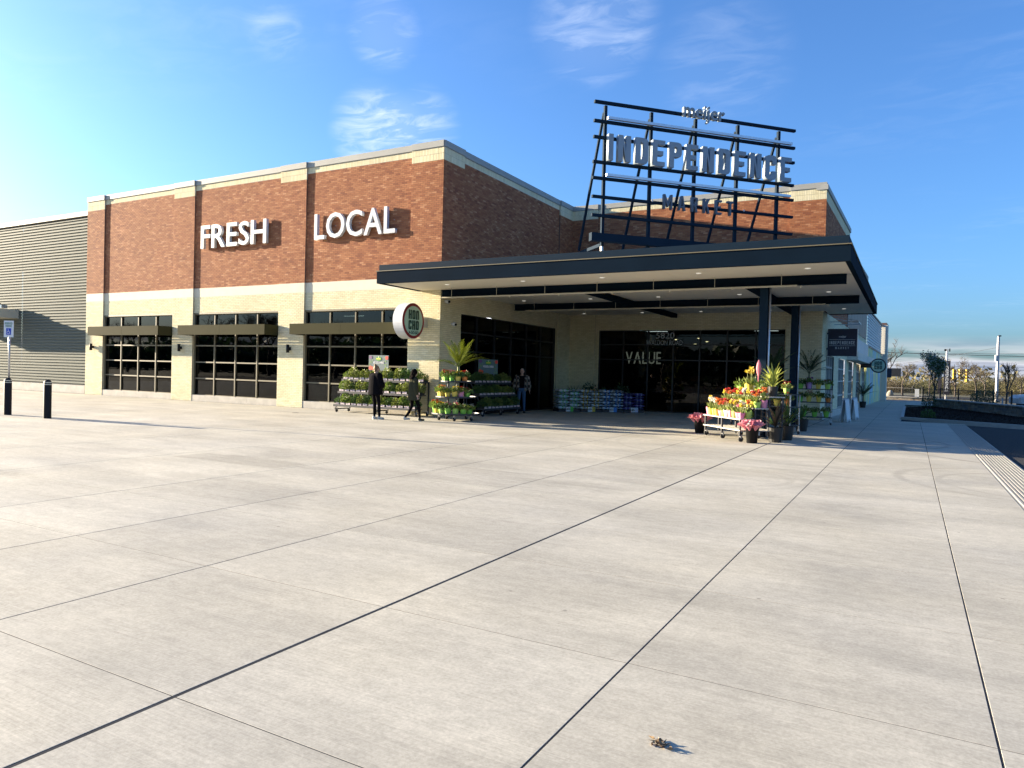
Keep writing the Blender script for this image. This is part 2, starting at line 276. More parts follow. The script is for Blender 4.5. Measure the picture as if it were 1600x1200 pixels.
def glass_mat(name, tint, refl=.9):
    m = bpy.data.materials.new(name); m.use_nodes = True; nt = m.node_tree; N = nt.nodes.new; L = nt.links.new; nt.nodes.remove(nt.nodes['Principled BSDF'])
    g = N('ShaderNodeNewGeometry'); nz = N('ShaderNodeTexNoise'); nz.inputs['Scale'].default_value = 1.3; L(g.outputs['Position'], nz.inputs['Vector'])
    bn = N('ShaderNodeBump'); bn.inputs['Strength'].default_value = .05; bn.inputs['Distance'].default_value = .02; L(nz.outputs[0], bn.inputs['Height'])
    gl = N('ShaderNodeBsdfGlossy'); gl.inputs['Roughness'].default_value = .015; gl.inputs[0].default_value = (refl, refl, refl, 1); L(bn.outputs[0], gl.inputs['Normal'])
    tr = N('ShaderNodeBsdfTransparent'); tr.inputs[0].default_value = (*tint, 1); fr = N('ShaderNodeFresnel'); fr.inputs[0].default_value = 1.42
    mx = N('ShaderNodeMixShader'); L(fr.outputs[0], mx.inputs[0]); L(tr.outputs[0], mx.inputs[1]); L(gl.outputs[0], mx.inputs[2]); L(mx.outputs[0], nt.nodes['Material Output'].inputs[0])
    MATS[name] = m; return m
red_brick = brick_mat('red_brick', [(0, (.23, .080, .040)), (.12, (.285, .104, .048)), (.55, (.345, .136, .060)), (.88, (.40, .170, .077)), (1, (.48, .235, .12))])
cream_brick = brick_mat('cream_brick', [(0, (.66, .585, .36)), (.3, (.70, .63, .40)), (.8, (.74, .665, .44)), (1, (.77, .70, .48))])
red_mortar = pm('red_mortar', (.19, .105, .07), .95, .1); cream_mortar = pm('cream_mortar', (.46, .40, .26), .95, .1)
limestone = pm('limestone', (.66, .60, .45), .8, .06, 3); plinth_stone = pm('plinth_stone', (.45, .42, .36), .85, .15, 3, .2)
coping_metal = pm('coping_metal', (.33, .33, .30), .6, .05, 1.5, spec=.3)
bronze = pm('bronze_frame', (.15, .13, .08), .55, .08, 2, spec=.3); bronze_panel = pm('bronze_panel', (.045, .042, .018), .8, .10, .8, spec=.06)
black_frame = pm('black_frame', (.015, .016, .018), .4, .1, 2); navy = pm('navy_steel', (.008, .020, .036), .7, .12, 1.2, spec=.06)
navy_dark = pm('navy_fascia', (.005, .012, .022), .8, .15, 1.0, spec=.02); soffit_m = pm('soffit_panel', (.72, .67, .56), .7, .04, .7)
glass_a = glass_mat('window_glass', (.12, .14, .13)); glass_dark = glass_mat('storefront_glass', (.20, .22, .21), .62)
concrete = concrete_mat('broomed_concrete', (.425, .40, .33)); joint_m = pm('joint_filler', (.035, .038, .045), .95, .2, spec=.05)
asphalt = pm('asphalt', (.04, .04, .042), .95, .2, 40, .5, spec=.15); mulch_m = pm('dark_mulch', (.014, .008, .006), 1, .5, 25, .8, spec=.05)
kerb_m = pm('kerb_concrete', (.42, .41, .38), .85, .12, 4, .2); earth = pm('far_ground', (.10, .095, .05), .95, .3, .08)
white_paint = pm('white_paint', (.58, .60, .61), .5, .05, 3); alum = pm('brushed_aluminium', (.55, .56, .58), .35, .06, 4, metal=.6)
galv = pm('galvanised_steel', (.48, .49, .5), .4, .12, 8, metal=.7); black_plastic = pm('black_plastic', (.010, .010, .011), .55, .15, 8, spec=.2)
steel_dark = pm('dark_steel', (.02, .022, .028), .45, .15, 6); rubber = pm('rubber', (.02, .02, .02), .8, .1)
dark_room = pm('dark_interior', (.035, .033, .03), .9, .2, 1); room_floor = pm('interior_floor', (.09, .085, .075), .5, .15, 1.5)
lamp_warm = pm('lit_lamp_warm', (1, .78, .45), .4, 0, emit=6); lamp_cool = pm('lit_lamp_cool', (.95, .97, 1), .4, 0, emit=2.0); letter_glow = pm('glowing_letters', (1, .96, .85), .4, 0, emit=.35)  # letter material glows mildly, as the indoor lamps light the words too little

# ------------------------------------------------------------------ the ground
g = MB(); g.face([(-900, -700, -.06), (900, -700, -.06), (900, 1500, -.06), (-900, 1500, -.06)]); g.build('ground', earth, kind='structure')
a = MB(); a.face([(1.95, -60, -.022), (60, -60, -.022), (60, 30, -.022), (8.2, 30.4, -.022), (1.95, 33.35, -.022)]); a.face([(-90, -60, -.024), (1.95, -60, -.024), (1.95, -8, -.024), (-90, -8, -.024)])
a.build('parking_lot', asphalt, kind='structure')
b = MB(); b.face([(x, y, -.0012) for x, y in ((-60, -8), (1.3, -8), (1.3, 33.2), (-.3, 35.6), (-.3, 76), (-14, 76), (-14, 34), (-60, 34))])
plaza = b.build('plaza', joint_m, kind='structure')
def slab(x0, x1, y0, y1, gx0=.005, gx1=.005, gy=.0027):
    x0 += gx0; x1 -= gx1; y0 += gy; y1 -= gy; e = .0015; m = MB()
    lo = [(x0, y0), (x1, y0), (x1, y1), (x0, y1)]; hi = [(x0 + e, y0 + e), (x1 - e, y0 + e), (x1 - e, y1 - e), (x0 + e, y1 - e)]
    m.v = [(x, y, -.008) for x, y in lo] + [(x, y, -.0015) for x, y in lo] + [(x, y, 0) for x, y in hi]
    for k in (0, 4):
        for i in range(4): j = (i + 1) % 4; m.f.append((k + i, k + j, k + 4 + j, k + 4 + i)); m.mi.append(0)
    m.f.append((8, 9, 10, 11)); m.mi.append(0)
    o = m.build('slab', concrete, plaza); return o
XJ = [-60, -48, -40, -34, -28.3, -22.6, -19.8, -17, -14.2, -11.4, -8.58, -6.66, -4.85, -3.05, -1.33, .39, 1.33]
YJ = [-8, -4.2, -1.0, .62, 2.22, 3.80, 5.41, 6.92, 8.5, 10.1, 13.3, 16.5, 18.8]
for i in range(len(XJ) - 1):
    wide0 = .013 if abs(XJ[i] + 3.05) < .01 else .005; wide1 = .013 if abs(XJ[i + 1] + 3.05) < .01 else .005
    rows = YJ if XJ[i] > -9 else ([-8, -1.0, 5.41, 10.1, 16.5] if XJ[i] < -14.3 else [-8, -1, 2.22, 5.41, 8.5, 13.3, 18.8])
    rows = list(rows)
    if XJ[i] < -14.3: rows += [20.62]
    elif XJ[i] < -3.4: rows += [25.2, 31.5]
    else: rows += [22, 25.2, 28.4, 31.5]
    for j in range(len(rows) - 1): slab(XJ[i], XJ[i + 1], rows[j], rows[j + 1], wide0, wide1)
for y0, y1 in ((31.5, 33.3),): slab(-3.05, -1.33, y0, y1); slab(-1.33, .39, y0, y1); slab(.39, 1.33, y0, y1)
for y0, y1 in ((33.3, 35.7), (35.7, 40), (40, 46), (46, 52), (52, 60), (60, 68), (68, 75.5)):
    slab(-3.4, -1.33, y0, y1); slab(-1.33, -.3, y0, y1)
    if y0 > 56: slab(-.3, 2.2, y0, y1)
slab(-.3, 1.95, 33.3, 33.9)
# ribbed warning paving between the walk and the lot
ribm = pm('ribbed_paving', (.34, .325, .28), .85, .1, 5, .2)
rib = MB(); rib.box(1.33, 1.945, -.6, .6, -.014, -.003)
for k in range(10): x = 1.375 + k * .058; rib.box(x - .014, x + .014, -.595, .595, -.0031, .007)
rib_me = rib.mesh('paving_panel', ribm)
strip = put('warning_paving', None, None, kind='structure')
for k in range(30): put('paving_panel', rib_me, strip, (0, -2.6 + 1.206 * k, 0))
m = MB(); m.face([(-.22, 35.95, .01), (3.8, 33.45, .03), (8.2, 30.6, .03), (14, 27, .03), (14, 40, .05), (5.6, 44.4, .06), (2.0, 56.3, .06), (-.22, 55, .02)])
m.build('mulch_bed', mulch_m, kind='structure')
mc = MB()
for k in range(5200):       # chips lying on the bed
    u = random.random(); x = -.15 + 5.8 * random.random(); y = 33.6 + 21.5 * random.random()
    if y < 35.9 - .62 * (x + .2) + .15 or x > 5.2 - (y - 44.4) * .30: continue
    t = random.uniform(0, 6.28); l = random.uniform(.03, .07); mc.leaf((x, y, random.uniform(.035, .075)), (math.cos(t), math.sin(t), random.uniform(-.3, .5)), l, l * .45)
mc.build('mulch_chips', mulch_m, kind='stuff', label='dark bark chips covering the planting bed', cat='mulch')
k = MB()
for p, q in (((-.3, 35.9), (3.8, 33.35)), ((3.8, 33.35), (14, 26.9))): k.bar((*p, 0.0), (*q, 0.0), .16, .22)
k.bar((-.3, 35.9, -.02), (-.3, 55.2, -.02), .14, .1)
k.build('kerb', kerb_m, kind='structure')

# ------------------------------------------------------------------ the store building
YA, XB, YC, XD = 20.69, -14.45, 31.6, -3.2
store = thing('store_building', 'large market building with red brick upper walls and cream brick base', 'building')
def grid_cells(u0, u1, z0, z1, ops):
    us = sorted({u0, u1} | {min(max(o[i], u0), u1) for o in ops for i in (0, 1)}); zs = sorted({z0, z1} | {min(max(o[i], z0), z1) for o in ops for i in (2, 3)})
    for a, b in zip(us, us[1:]):
        for c, d in zip(zs, zs[1:]):
            mu, mz = (a + b) / 2, (c + d) / 2
            if b - a > 1e-6 and d - c > 1e-6 and not any(o[0] < mu < o[1] and o[2] < mz < o[3] for o in ops): yield a, b, c, d
def bricks(mb, back, O, U, N, u0, u1, z0, z1, ops=(), off=0.0, L=.203, H=.0677, J=.010, proud=.006, soldier=False):
    """rows of bricks proud of a mortar sheet; O origin, U along, N outward (2D unit vectors)"""
    def P(u, n, z): return (O[0] + U[0] * u + N[0] * n, O[1] + U[1] * u + N[1] * n, z)
    for a, b, c, d in grid_cells(u0, u1, z0, z1, ops): back.face([P(a, off, c), P(b, off, c), P(b, off, d), P(a, off, d)])
    if soldier: L, H = .0677, z1 - z0
    rows = max(1, round((z1 - z0) / H)); H = (z1 - z0) / rows
    for r in range(rows):
        za, zb = z0 + r * H + J / 2, z0 + (r + 1) * H - J / 2; zm = (za + zb) / 2
        spans = [(u0, u1)]
        for o in ops:
            if o[2] < zm < o[3]:
                spans = [t for s in spans for t in ((s[0], min(s[1], o[0])), (max(s[0], o[1]), s[1])) if t[1] - t[0] > .01]
        ph = (L / 2 if r % 2 and not soldier else 0)
        for s0, s1 in spans:
            k = math.floor((s0 - u0 + ph) / L); u = u0 - ph + k * L
            while u < s1 - .004:
                a, b = max(u + J / 2, s0), min(u + L - J / 2, s1); u += L
                if b - a < .012: continue
                n1 = off + proud + random.uniform(-.0012, .0012); n = len(mb.v)
                mb.v += [P(a, off, za), P(b, off, za), P(b, off, zb), P(a, off, zb), P(a, n1, za), P(b, n1, za), P(b, n1, zb), P(a, n1, zb)]
                mb.f += [(n + 4, n + 5, n + 6, n + 7), (n, n + 1, n + 5, n + 4), (n + 1, n + 2, n + 6, n + 5), (n + 2, n + 3, n + 7, n + 6), (n + 3, n, n + 4, n + 7)]; mb.mi += [0] * 5
Z_BAND0, Z_BAND1, Z_SOLD1, Z_COP, Z_TOP = 4.54, 4.93, 9.21, 9.44, 9.66
def facade(O, U, N, length, piers, lower_ops, lower0=0.0, upper0=Z_BAND1, dz=0.0, lower=True, band=True, D=.06):
    """cream brick below, band, red brick above, soldier courses and coping; piers stand D proud"""
    cream, red, sold, cb, rb, bnd, cop = MB(), MB(), MB(), MB(), MB(), MB(), MB()
    def P(u, n, z): return (O[0] + U[0] * u + N[0] * n, O[1] + U[1] * u + N[1] * n, z)
    def blk(mb, u0, u1, n0, n1, z0, z1): mb.hexa([P(u0, n1, z0), P(u1, n1, z0), P(u1, n0, z0), P(u0, n0, z0), P(u0, n1, z1), P(u1, n1, z1), P(u1, n0, z1), P(u0, n0, z1)])
    zs1, zc, zt = Z_SOLD1 + dz, Z_COP + dz, Z_TOP + dz; zs0 = zs1 - .23
    segs = []; x = 0
    for a, b in piers:
        if a - x > .02: segs.append((x, a, 0))
        segs.append((a, b, 1)); x = b
    if length - x > .02: segs.append((x, length, 0))
    for a, b, p in segs:
        off = 0 if p else -D
        if lower: bricks(cream, cb, O, U, N, a, b, lower0, Z_BAND0 if band else 4.45, lower_ops, off)
        if band: blk(bnd, a, b, -.35, off + .012, Z_BAND0, Z_BAND1)
        top = zs0 if p else zs1
        bricks(red, rb, O, U, N, a, b, upper0, top, (), off)
        bricks(sold, cb, O, U, N, a, b, top, top + (zc - top) / 2 if p else zc, (), off + .004, soldier=True)
        if p: bricks(sold, cb, O, U, N, a, b, top + (zc - top) / 2, zc, (), off + .006, soldier=True)
        if p:                                            # returns of the pier
            for e in (a, b):
                for mb_, z0, z1 in ((cb, lower0, Z_BAND0), (rb, upper0, top), (cb, top, zc)):
                    if mb_ is cb and z0 == lower0 and not lower: continue
                    mb_.face([P(e, -D, z0), P(e, 0, z0), P(e, 0, z1), P(e, -D, z1)])
        blk(cop, a, b, -.4, off + .045, zc + .002, zt)
        blk(cop, a, b, -.38, off + .02, zc - .02, zc + .002)
    if lower: cream.build('cream_brickwork', cream_brick, store, kind='stuff')
    red.build('red_brickwork', red_brick, store, kind='stuff'); sold.build('soldier_course', cream_brick, store, kind='stuff')
    cb.build('cream_mortar', cream_mortar, store, kind='stuff'); rb.build('red_mortar', red_mortar, store, kind='stuff')
    if band: bnd.build('stone_band', limestone, store)
    cop.build('coping', coping_metal, store)
def window(O, U, N, u0, u1, zs, ncol, rec, fm, gm, fw=.055, fd=.13, depth_in=.02, skip=(), cols=None):
    """one window: frame of mullions and transoms (the part), each pane a piece of it"""
    def P(u, n, z): return (O[0] + U[0] * u + N[0] * n, O[1] + U[1] * u + N[1] * n, z)
    f = MB()
    def blk(a, b, n0, n1, z0, z1): f.hexa([P(a, n1, z0), P(b, n1, z0), P(b, n0, z0), P(a, n0, z0), P(a, n1, z1), P(b, n1, z1), P(b, n0, z1), P(a, n0, z1)])
    us = cols or [u0 + (u1 - u0) * i / ncol for i in range(ncol + 1)]
    for u in us: blk(max(u - fw / 2, u0), min(u + fw / 2, u1), rec - fd, rec, zs[0], zs[-1])
    for z in zs:
        for a, b in zip(us, us[1:]): blk(a + fw / 2 * (1 if a > u0 else 2), b - fw / 2 * (1 if b < u1 else 2), rec - fd + .01, rec - .012, z - fw / 2 if z > zs[0] else z, z + fw / 2 if z < zs[-1] else z)
    w = f.build('window', fm, store)
    for a, b in zip(us, us[1:]):
        for c, d in zip(zs, zs[1:]):
            p = MB(); n0 = rec - fd * .5; p.hexa([P(a + .01, n0, c + .01), P(b - .01, n0, c + .01), P(b - .01, n0 - .012, c + .01), P(a + .01, n0 - .012, c + .01), P(a + .01, n0, d - .01), P(b - .01, n0, d - .01), P(b - .01, n0 - .012, d - .01), P(a + .01, n0 - .012, d - .01)])
            p.build('pane', gm, w)
    return w
# front wall: u runs from the left pier (X = -35.66) to the corner
OA, UA, NA = (-35.66, YA), (1, 0), (0, -1)
PIERS_A = [(0, 1.40), (6.63, 8.02), (13.28, 14.69), (19.82, 21.21)]
BAYS = [(1.40, 6.63), (8.02, 13.28), (14.69, 19.82)]
ops = [(a, b, 0, 3.80) for a, b in BAYS]
facade(OA, UA, NA, 21.21, PIERS_A, ops)
pl = MB(); lint = MB(); rev = MB()
for i, (a, b) in enumerate(BAYS):
    xa, xb = OA[0] + a, OA[0] + b
    for k in range(3): pl_x0 = xa + (xb - xa) * k / 3; p = MB(); p.box(pl_x0 + (.004 if k else -.0), xa + (xb - xa) * (k + 1) / 3 - .004, YA + .005, YA + .3, -.01, .27); p.build('plinth_block', plinth_stone, store)
    lint.box(xa, xb, YA + .05, YA + .28, 3.80, 3.86)
    
    for q0, q1 in ((xa - .02, xa + .002), (xb - .002, xb + .02)): rev = MB(); rev.box(q0, q1, YA + .062, YA + .3, .27, 3.8); rev.build('reveal', cream_mortar, store)
    window(OA, UA, NA, a, b, [.27, 1.0, 1.71, 2.43, 3.2, 3.80], 4, -.10, bronze, glass_a)
lint.build('lintel', bronze, store)
# shaded return wall under and above the canopy (faces +X), and the wall with the main doors (faces -Y)
OB, UB, NB = (XB, YA), (0, 1), (1, 0)
facade(OB, UB, NB, YC - YA, [(0, 1.32), (9.5, 10.91)], [(1.33, 9.42, -1, 3.72)], band=False, upper0=4.45)
OC, UC, NC = (XB, YC), (1, 0), (0, -1)
facade(OC, UC, NC, XD - XB, [(0, 1.3), (9.86, 11.25)], [(1.5, 9.82, -1, 3.70)], band=False, upper0=4.45)
window(OB, UB, NB, 1.33, 9.42, [0.0, 2.35, 3.05, 3.72], 6, -.12, black_frame, glass_dark)
window(OC, UC, NC, 1.5, 9.82, [0.0, 2.35, 3.05, 3.70], 7, -.12, black_frame, glass_dark)
# roof and inside
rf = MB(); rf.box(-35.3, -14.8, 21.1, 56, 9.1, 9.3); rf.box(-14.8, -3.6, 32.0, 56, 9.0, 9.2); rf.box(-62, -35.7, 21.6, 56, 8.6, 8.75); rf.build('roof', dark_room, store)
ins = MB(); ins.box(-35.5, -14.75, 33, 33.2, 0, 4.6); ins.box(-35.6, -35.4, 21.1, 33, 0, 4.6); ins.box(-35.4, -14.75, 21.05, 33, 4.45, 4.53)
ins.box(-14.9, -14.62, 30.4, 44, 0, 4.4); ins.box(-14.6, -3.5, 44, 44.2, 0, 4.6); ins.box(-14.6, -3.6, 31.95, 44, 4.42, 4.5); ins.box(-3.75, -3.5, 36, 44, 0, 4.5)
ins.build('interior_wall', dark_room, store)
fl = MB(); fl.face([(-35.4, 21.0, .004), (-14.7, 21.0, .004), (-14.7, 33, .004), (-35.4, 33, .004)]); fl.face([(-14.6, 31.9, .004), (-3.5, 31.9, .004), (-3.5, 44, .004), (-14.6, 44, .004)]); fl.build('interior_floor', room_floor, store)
# ribbed metal wing at the far left
def ribbed(name, O, U, N, u0, u1, z0, z1, pitch, depth, mat):
    mb = MB(); n = int((z1 - z0) / pitch)
    prof = []
    for i in range(n):
        z = z0 + i * pitch
        prof += [(0, z), (0, z + pitch * .28), (depth, z + pitch * .42), (depth, z + pitch * .86)]
    prof.append((0, z0 + n * pitch))
    for (n0, za), (n1, zb) in zip(prof, prof[1:]):
        mb.face([(O[0] + U[0] * u0 + N[0] * n0, O[1] + U[1] * u0 + N[1] * n0, za), (O[0] + U[0] * u1 + N[0] * n0, O[1] + U[1] * u1 + N[1] * n0, za), (O[0] + U[0] * u1 + N[0] * n1, O[1] + U[1] * u1 + N[1] * n1, zb), (O[0] + U[0] * u0 + N[0] * n1, O[1] + U[1] * u0 + N[1] * n1, zb)])
    return mb.build(name, mat, store)
grey_metal = pm('grey_ribbed_metal', (.125, .138, .115), .7, .05, .6, spec=.12)
for x0, x1 in ((-62, -55.5), (-55.5, -48.6), (-48.6, -42.1), (-42.1, -35.7)): ribbed('metal_panel', (x0, YA + .32), (1, 0), (0, -1), 0, x1 - x0 - .012, .42, 8.86, .15, .04, grey_metal)
c = MB()
for k in range(12): c.box(-62 + k * 2.2, -62 + k * 2.2 + 2.19, YA + .2, YA + .8, 8.88, 9.1)
c.build('coping', coping_metal, store)
c = MB(); c.box(-45.2, -35.9, YA + .12, YA + .5, -.01, .40); c.build('plinth', plinth_stone, store)
# side wall along the walk (turns 1.2 degrees off the grid)
TD = R(1.2); OD, UD, ND = (XD, YC), (math.sin(TD), math.cos(TD)), (math.cos(TD), -math.sin(TD))
def PD(s, n, z): return (OD[0] + UD[0] * s + ND[0] * n, OD[1] + UD[1] * s + ND[1] * n, z)
def blkD(mb, s0, s1, n0, n1, z0, z1): mb.hexa([PD(s0, n1, z0), PD(s1, n1, z0), PD(s1, n0, z0), PD(s0, n0, z0), PD(s0, n1, z1), PD(s1, n1, z1), PD(s1, n0, z1), PD(s0, n0, z1)])
WIN_D = [(1.5, 4.3), (6.2, 9.2), (11.1, 13.9), (15.9, 18.7), (20.0, 22.6)]
cr, cb, rd, rb, sd = MB(), MB(), MB(), MB(), MB()
bricks(cr, cb, OD, UD, ND, 0, 22.8, 0, 4.45, [(a, b, .3, 2.7) for a, b in WIN_D])
bricks(rd, rb, OD, UD, ND, 0, 9.7, 4.45, 8.9, ()); bricks(sd, cb, OD, UD, ND, 0, 9.7, 8.9, 9.35, (), soldier=True)
cr.build('cream_brickwork', cream_brick, store, kind='stuff'); rd.build('red_brickwork', red_brick, store, kind='stuff'); sd.build('soldier_course', cream_brick, store, kind='stuff'); cb.build('cream_mortar', cream_mortar, store, kind='stuff'); rb.build('red_mortar', red_mortar, store, kind='stuff')
c = MB(); blkD(c, -.05, 9.75, -.4, .05, 9.36, 9.57); c.build('coping', coping_metal, store)
pl = MB(); blkD(pl, .0, 22.8, -.1, .10, -.01, .29); pl.build('plinth', plinth_stone, store)
for a, b in WIN_D: window(OD, UD, ND, a, b, [.3, .9, 1.6, 2.2, 2.7], 3, -.05, pm('pale_frame', (.42, .44, .40), .5, .05), glass_a, fw=.07)
brown_panel = pm('brown_metal_panel', (.075, .045, .04), .5, .1, 1); pale_panel = pm('pale_grey_panel', (.45, .48, .47), .5, .05, .7)
for k in range(7): p = MB(); blkD(p, 9.72 + k * 1.82, 9.72 + (k + 1) * 1.82 - .04, -.2, .03 + .0 * k, 4.46, 8.7); p.build('wall_panel', brown_panel, store)
for k in range(4): p = MB(); blkD(p, 10.0 + k * 3.2, 10.0 + (k + 1) * 3.2 - .05, 0, .14, 3.22, 4.10); p.build('wall_panel', pale_panel, store)
for k in range(4): p = MB(); blkD(p, 10.0 + k * 3.2, 10.0 + (k + 1) * 3.2 - .05, 0, .55, 2.74, 3.16); p.build('fascia_panel', pm('cream_fascia', (.60, .57, .48), .6, .06, 1), store)
def mural_mat():
    m = bpy.data.materials.new('painted_wall'); m.use_nodes = True; nt = m.node_tree; N = nt.nodes.new; L = nt.links.new; b = nt.nodes['Principled BSDF']; b.inputs['Roughness'].default_value = .6
    g = N('ShaderNodeNewGeometry'); mp = N('ShaderNodeMapping'); mp.inputs['Scale'].default_value = (1, .5, .28); L(g.outputs['Position'], mp.inputs[0])
    nz = N('ShaderNodeTexNoise'); nz.inputs['Scale'].default_value = 1.1; nz.inputs['Detail'].default_value = 3; nz.inputs['Distortion'].default_value = .6; L(mp.outputs[0], nz.inputs['Vector'])
    cr = N('ShaderNodeValToRGB'); e = cr.color_ramp.elements; e[0].position = .30; e[0].color = (.10, .30, .50, 1); e[1].position = .72; e[1].color = (.55, .42, .25, 1)
    for p, c in ((.42, (.22, .45, .60)), (.50, (.32, .50, .30)), (.58, (.62, .62, .25))): x = e.new(p); x.color = (*c, 1)
    L(nz.outputs[0], cr.inputs[0]); L(cr.outputs[0], b.inputs['Base Color']); return m
mu = MB(); blkD(mu, 22.85, 38.9, -.3, .06, 0, 4.02); mu.build('painted_wall', mural_mat(), store)
white_rib = pm('white_ribbed_metal', (.55, .6, .6), .6, .04, .6)
ribbed('metal_panel', OD, UD, ND, 22.9, 38.9, 4.1, 6.5, .2, .05, white_rib)
c = MB(); blkD(c, 22.85, 38.95, -.3, .12, 6.52, 6.62); blkD(c, 22.85, 38.95, -.05, .1, 4.02, 4.10); c.build('coping', steel_dark, store)
p = MB(); blkD(p, 38.95, 40.2, -.4, .5, 0, 6.6); p.build('end_pier', pm('pale_pier', (.55, .53, .46), .7, .06), store)
p = MB(); blkD(p, 40.25, 43.5, -.6, .35, 0, 6.9); p.build('end_bay', brown_panel, store)
# ------------------------------------------------------------------ window awnings
for i, (a, b) in enumerate(BAYS):
    xa, xb = OA[0] + a - .02, OA[0] + b + .02; D0 = .72
    t = thing('window_awning', ['flat bronze metal awning over the window bay nearest the grey metal wing', 'flat bronze metal awning over the middle window bay, below the word FRESH', 'flat bronze metal awning beside the round green sign, below the word LOCAL'][i], 'awning', ((xa + xb) / 2, YA, 2.86), group='window awnings on the front wall')
    w = (xb - xa) / 2
    for s0, s1 in ((-w, -.004), (.004, w)): p = MB(); p.box(s0, s1, -D0, -D0 + .05, 0, .41); p.build('front_panel', bronze_panel, t)
    for sx in (-1, 1): p = MB(); p.box(min(sx * w, sx * (w - .05)), max(sx * w, sx * (w - .05)), -D0 + .052, .05, .0, .408); p.build('side_panel', bronze_panel, t)
    for k in range(7): y = -D0 + .12 + k * .095; p = MB(); p.hexa([(-w + .05, y - .005, .06), (w - .05, y - .005, .06), (w - .05, y + .02, .12), (-w + .05, y + .02, .12), (-w + .05, y - .012, .07), (w - .05, y - .012, .07), (w - .05, y + .013, .135), (-w + .05, y + .013, .135)]); p.build('louvre', bronze, t)
for i, x in enumerate((-35.0, -28.36, -21.68)):
    t = thing('wall_lamp', ['small black up-down wall lamp on the pier next to the grey metal wing', 'small black up-down wall lamp on the pier between the two leftmost window bays', 'small black up-down wall lamp on the pier left of the plant racks'][i], 'lamp', (x, YA - .012, 2.33), group='wall lamps on the front piers')
    p = MB(); p.box(-.05, .05, -.06, .0, -.06, .06); p.build('bracket', black_plastic, t)
    p = MB(); p.tube((0, -.12, -.16), (0, -.12, .16), .062, n=14); p.build('body', black_plastic, t, True)
# ------------------------------------------------------------------ wall words
for wd, x0, x1, z0, z1, lab in (('FRESH', -27.05, -23.05, 6.62, 7.6, 'white raised letters spelling FRESH on the red brick'), ('LOCAL', -20.4, -16.45, 6.56, 7.54, 'white raised letters spelling LOCAL on the red brick')):
    t = thing('wall_sign', lab, 'sign', ((x0 + x1) / 2, YA + .06, z0)); w = (x1 - x0) / 2
    word(wd, -w, w, 0, z1 - z0, .13, white_paint, t, gap=.10, y=-.115, font=True, bold=.010)
    p = MB(); 
    for k in range(10): p.tube((-w + .15 + k * (2 * w - .3) / 9, -.05, .5), (-w + .15 + k * (2 * w - .3) / 9, .05, .5), .012, n=6)
    p.build('standoff', galv, t)
# ------------------------------------------------------------------ entrance canopy
cx0, cx1, cy0, cy1 = -15.36, -1.30, 18.33, 33.05
can = thing('entrance_canopy', 'large flat dark navy canopy with pale soffit over the entrance', 'canopy')
def ring(mb, x0, x1, y0, y1, z0, z1, t):
    mb.box(x0, x1, y0, y0 + t, z0, z1); mb.box(x1 - t, x1, y0 + t, y1, z0, z1); mb.box(x0, x0 + t, y0 + t, YA - .02, z0, z1); mb.box(XD + .1, x1 - t, y1 - t, y1, z0, z1)
f = MB(); ring(f, cx0, cx1, cy0, cy1, 4.40, 4.79, .12); f.build('lower_fascia', navy_dark, can)
f = MB(); ring(f, cx0 + .05, cx1 - .05, cy0 + .05, cy1 - .05, 4.815, 5.01, .12); f.build('upper_fascia', navy, can)
f = MB(); ring(f, cx0 - .025, cx1 + .025, cy0 - .025, cy1 + .025, 4.79, 4.812, .3); f.build('drip_edge', bronze, can)
so = []
xs = [cx0 + .121, -10.6, -5.9, cx1 - .121]; ys = [cy0 + .121, 22.7, 27.2, 31.5]
for i in range(3):
    for j in range(3):
        a, b, c, d = xs[i] + (.006 if i else 0), xs[i + 1] - (.006 if i < 2 else 0), ys[j] + .006, ys[j + 1] - .006
        p = MB()
        if i == 0 and d > YA:          # stops at the return wall
            if c < YA: p.box(a, b, c, YA - .03, 4.425, 4.45); p.box(XB + .03, b, YA - .03, d, 4.425, 4.45)
            else: p.box(XB + .03, b, c, d, 4.425, 4.45)
        else: p.box(a, b, c, d, 4.425, 4.45)
        p.build('soffit_panel', soffit_m, can)
p = MB(); p.box(XD + .1, cx1 - .121, 31.512, cy1 - .121, 4.425, 4.45); p.build('soffit_panel', soffit_m, can)
r = MB(); r.box(cx0 + .2, XB + .02, cy0 + .2, YA - .05, 4.86, 4.95); r.box(XB + .03, cx1 - .2, cy0 + .2, YC - .08, 4.86, 4.95); r.box(XD + .12, cx1 - .2, YC - .07, cy1 - .2, 4.86, 4.95); r.build('roof_deck', pm('roof_membrane', (.3, .3, .3), .9, .1), can)
for y in (20.72, 26.0): p = MB(); p.box(XB + .05, cx1 - .25, y - .1, y + .1, 4.17, 4.19); p.box(XB + .05, cx1 - .25, y - .02, y + .02, 4.19, 4.40); p.box(XB + .05, cx1 - .25, y - .1, y + .1, 4.40, 4.42); p.build('beam', navy_dark, can)
for x in (-4.2, -9.3): p = MB(); p.box(x - .12, x + .12, 20.85, 25.88, 4.24, 4.42); p.box(x - .12, x + .12, 26.12, YC - .1, 4.24, 4.42); p.build('beam', navy_dark, can)
for x, y in ((-3.6, 20.72), (-3.5, 26.0)):
    p = MB(); w = .11
    p.box(x - w, x + w, y - w, y - w + .014, .02, 4.15); p.box(x - w, x + w, y + w - .014, y + w, .02, 4.15); p.box(x - .007, x + .007, y - w + .014, y + w - .014, .02, 4.15)   # H section
    p.box(x - .18, x + .18, y - .18, y + .18, .001, .02); p.box(x - .14, x + .14, y - .14, y + .14, 4.15, 4.168); p.build('column', navy, can)
    p = MB(); p.tube((x + .14, y + .02, 0), (x + .14, y + .02, 4.16), .03, n=10); p.build('downpipe', alum, can, True)
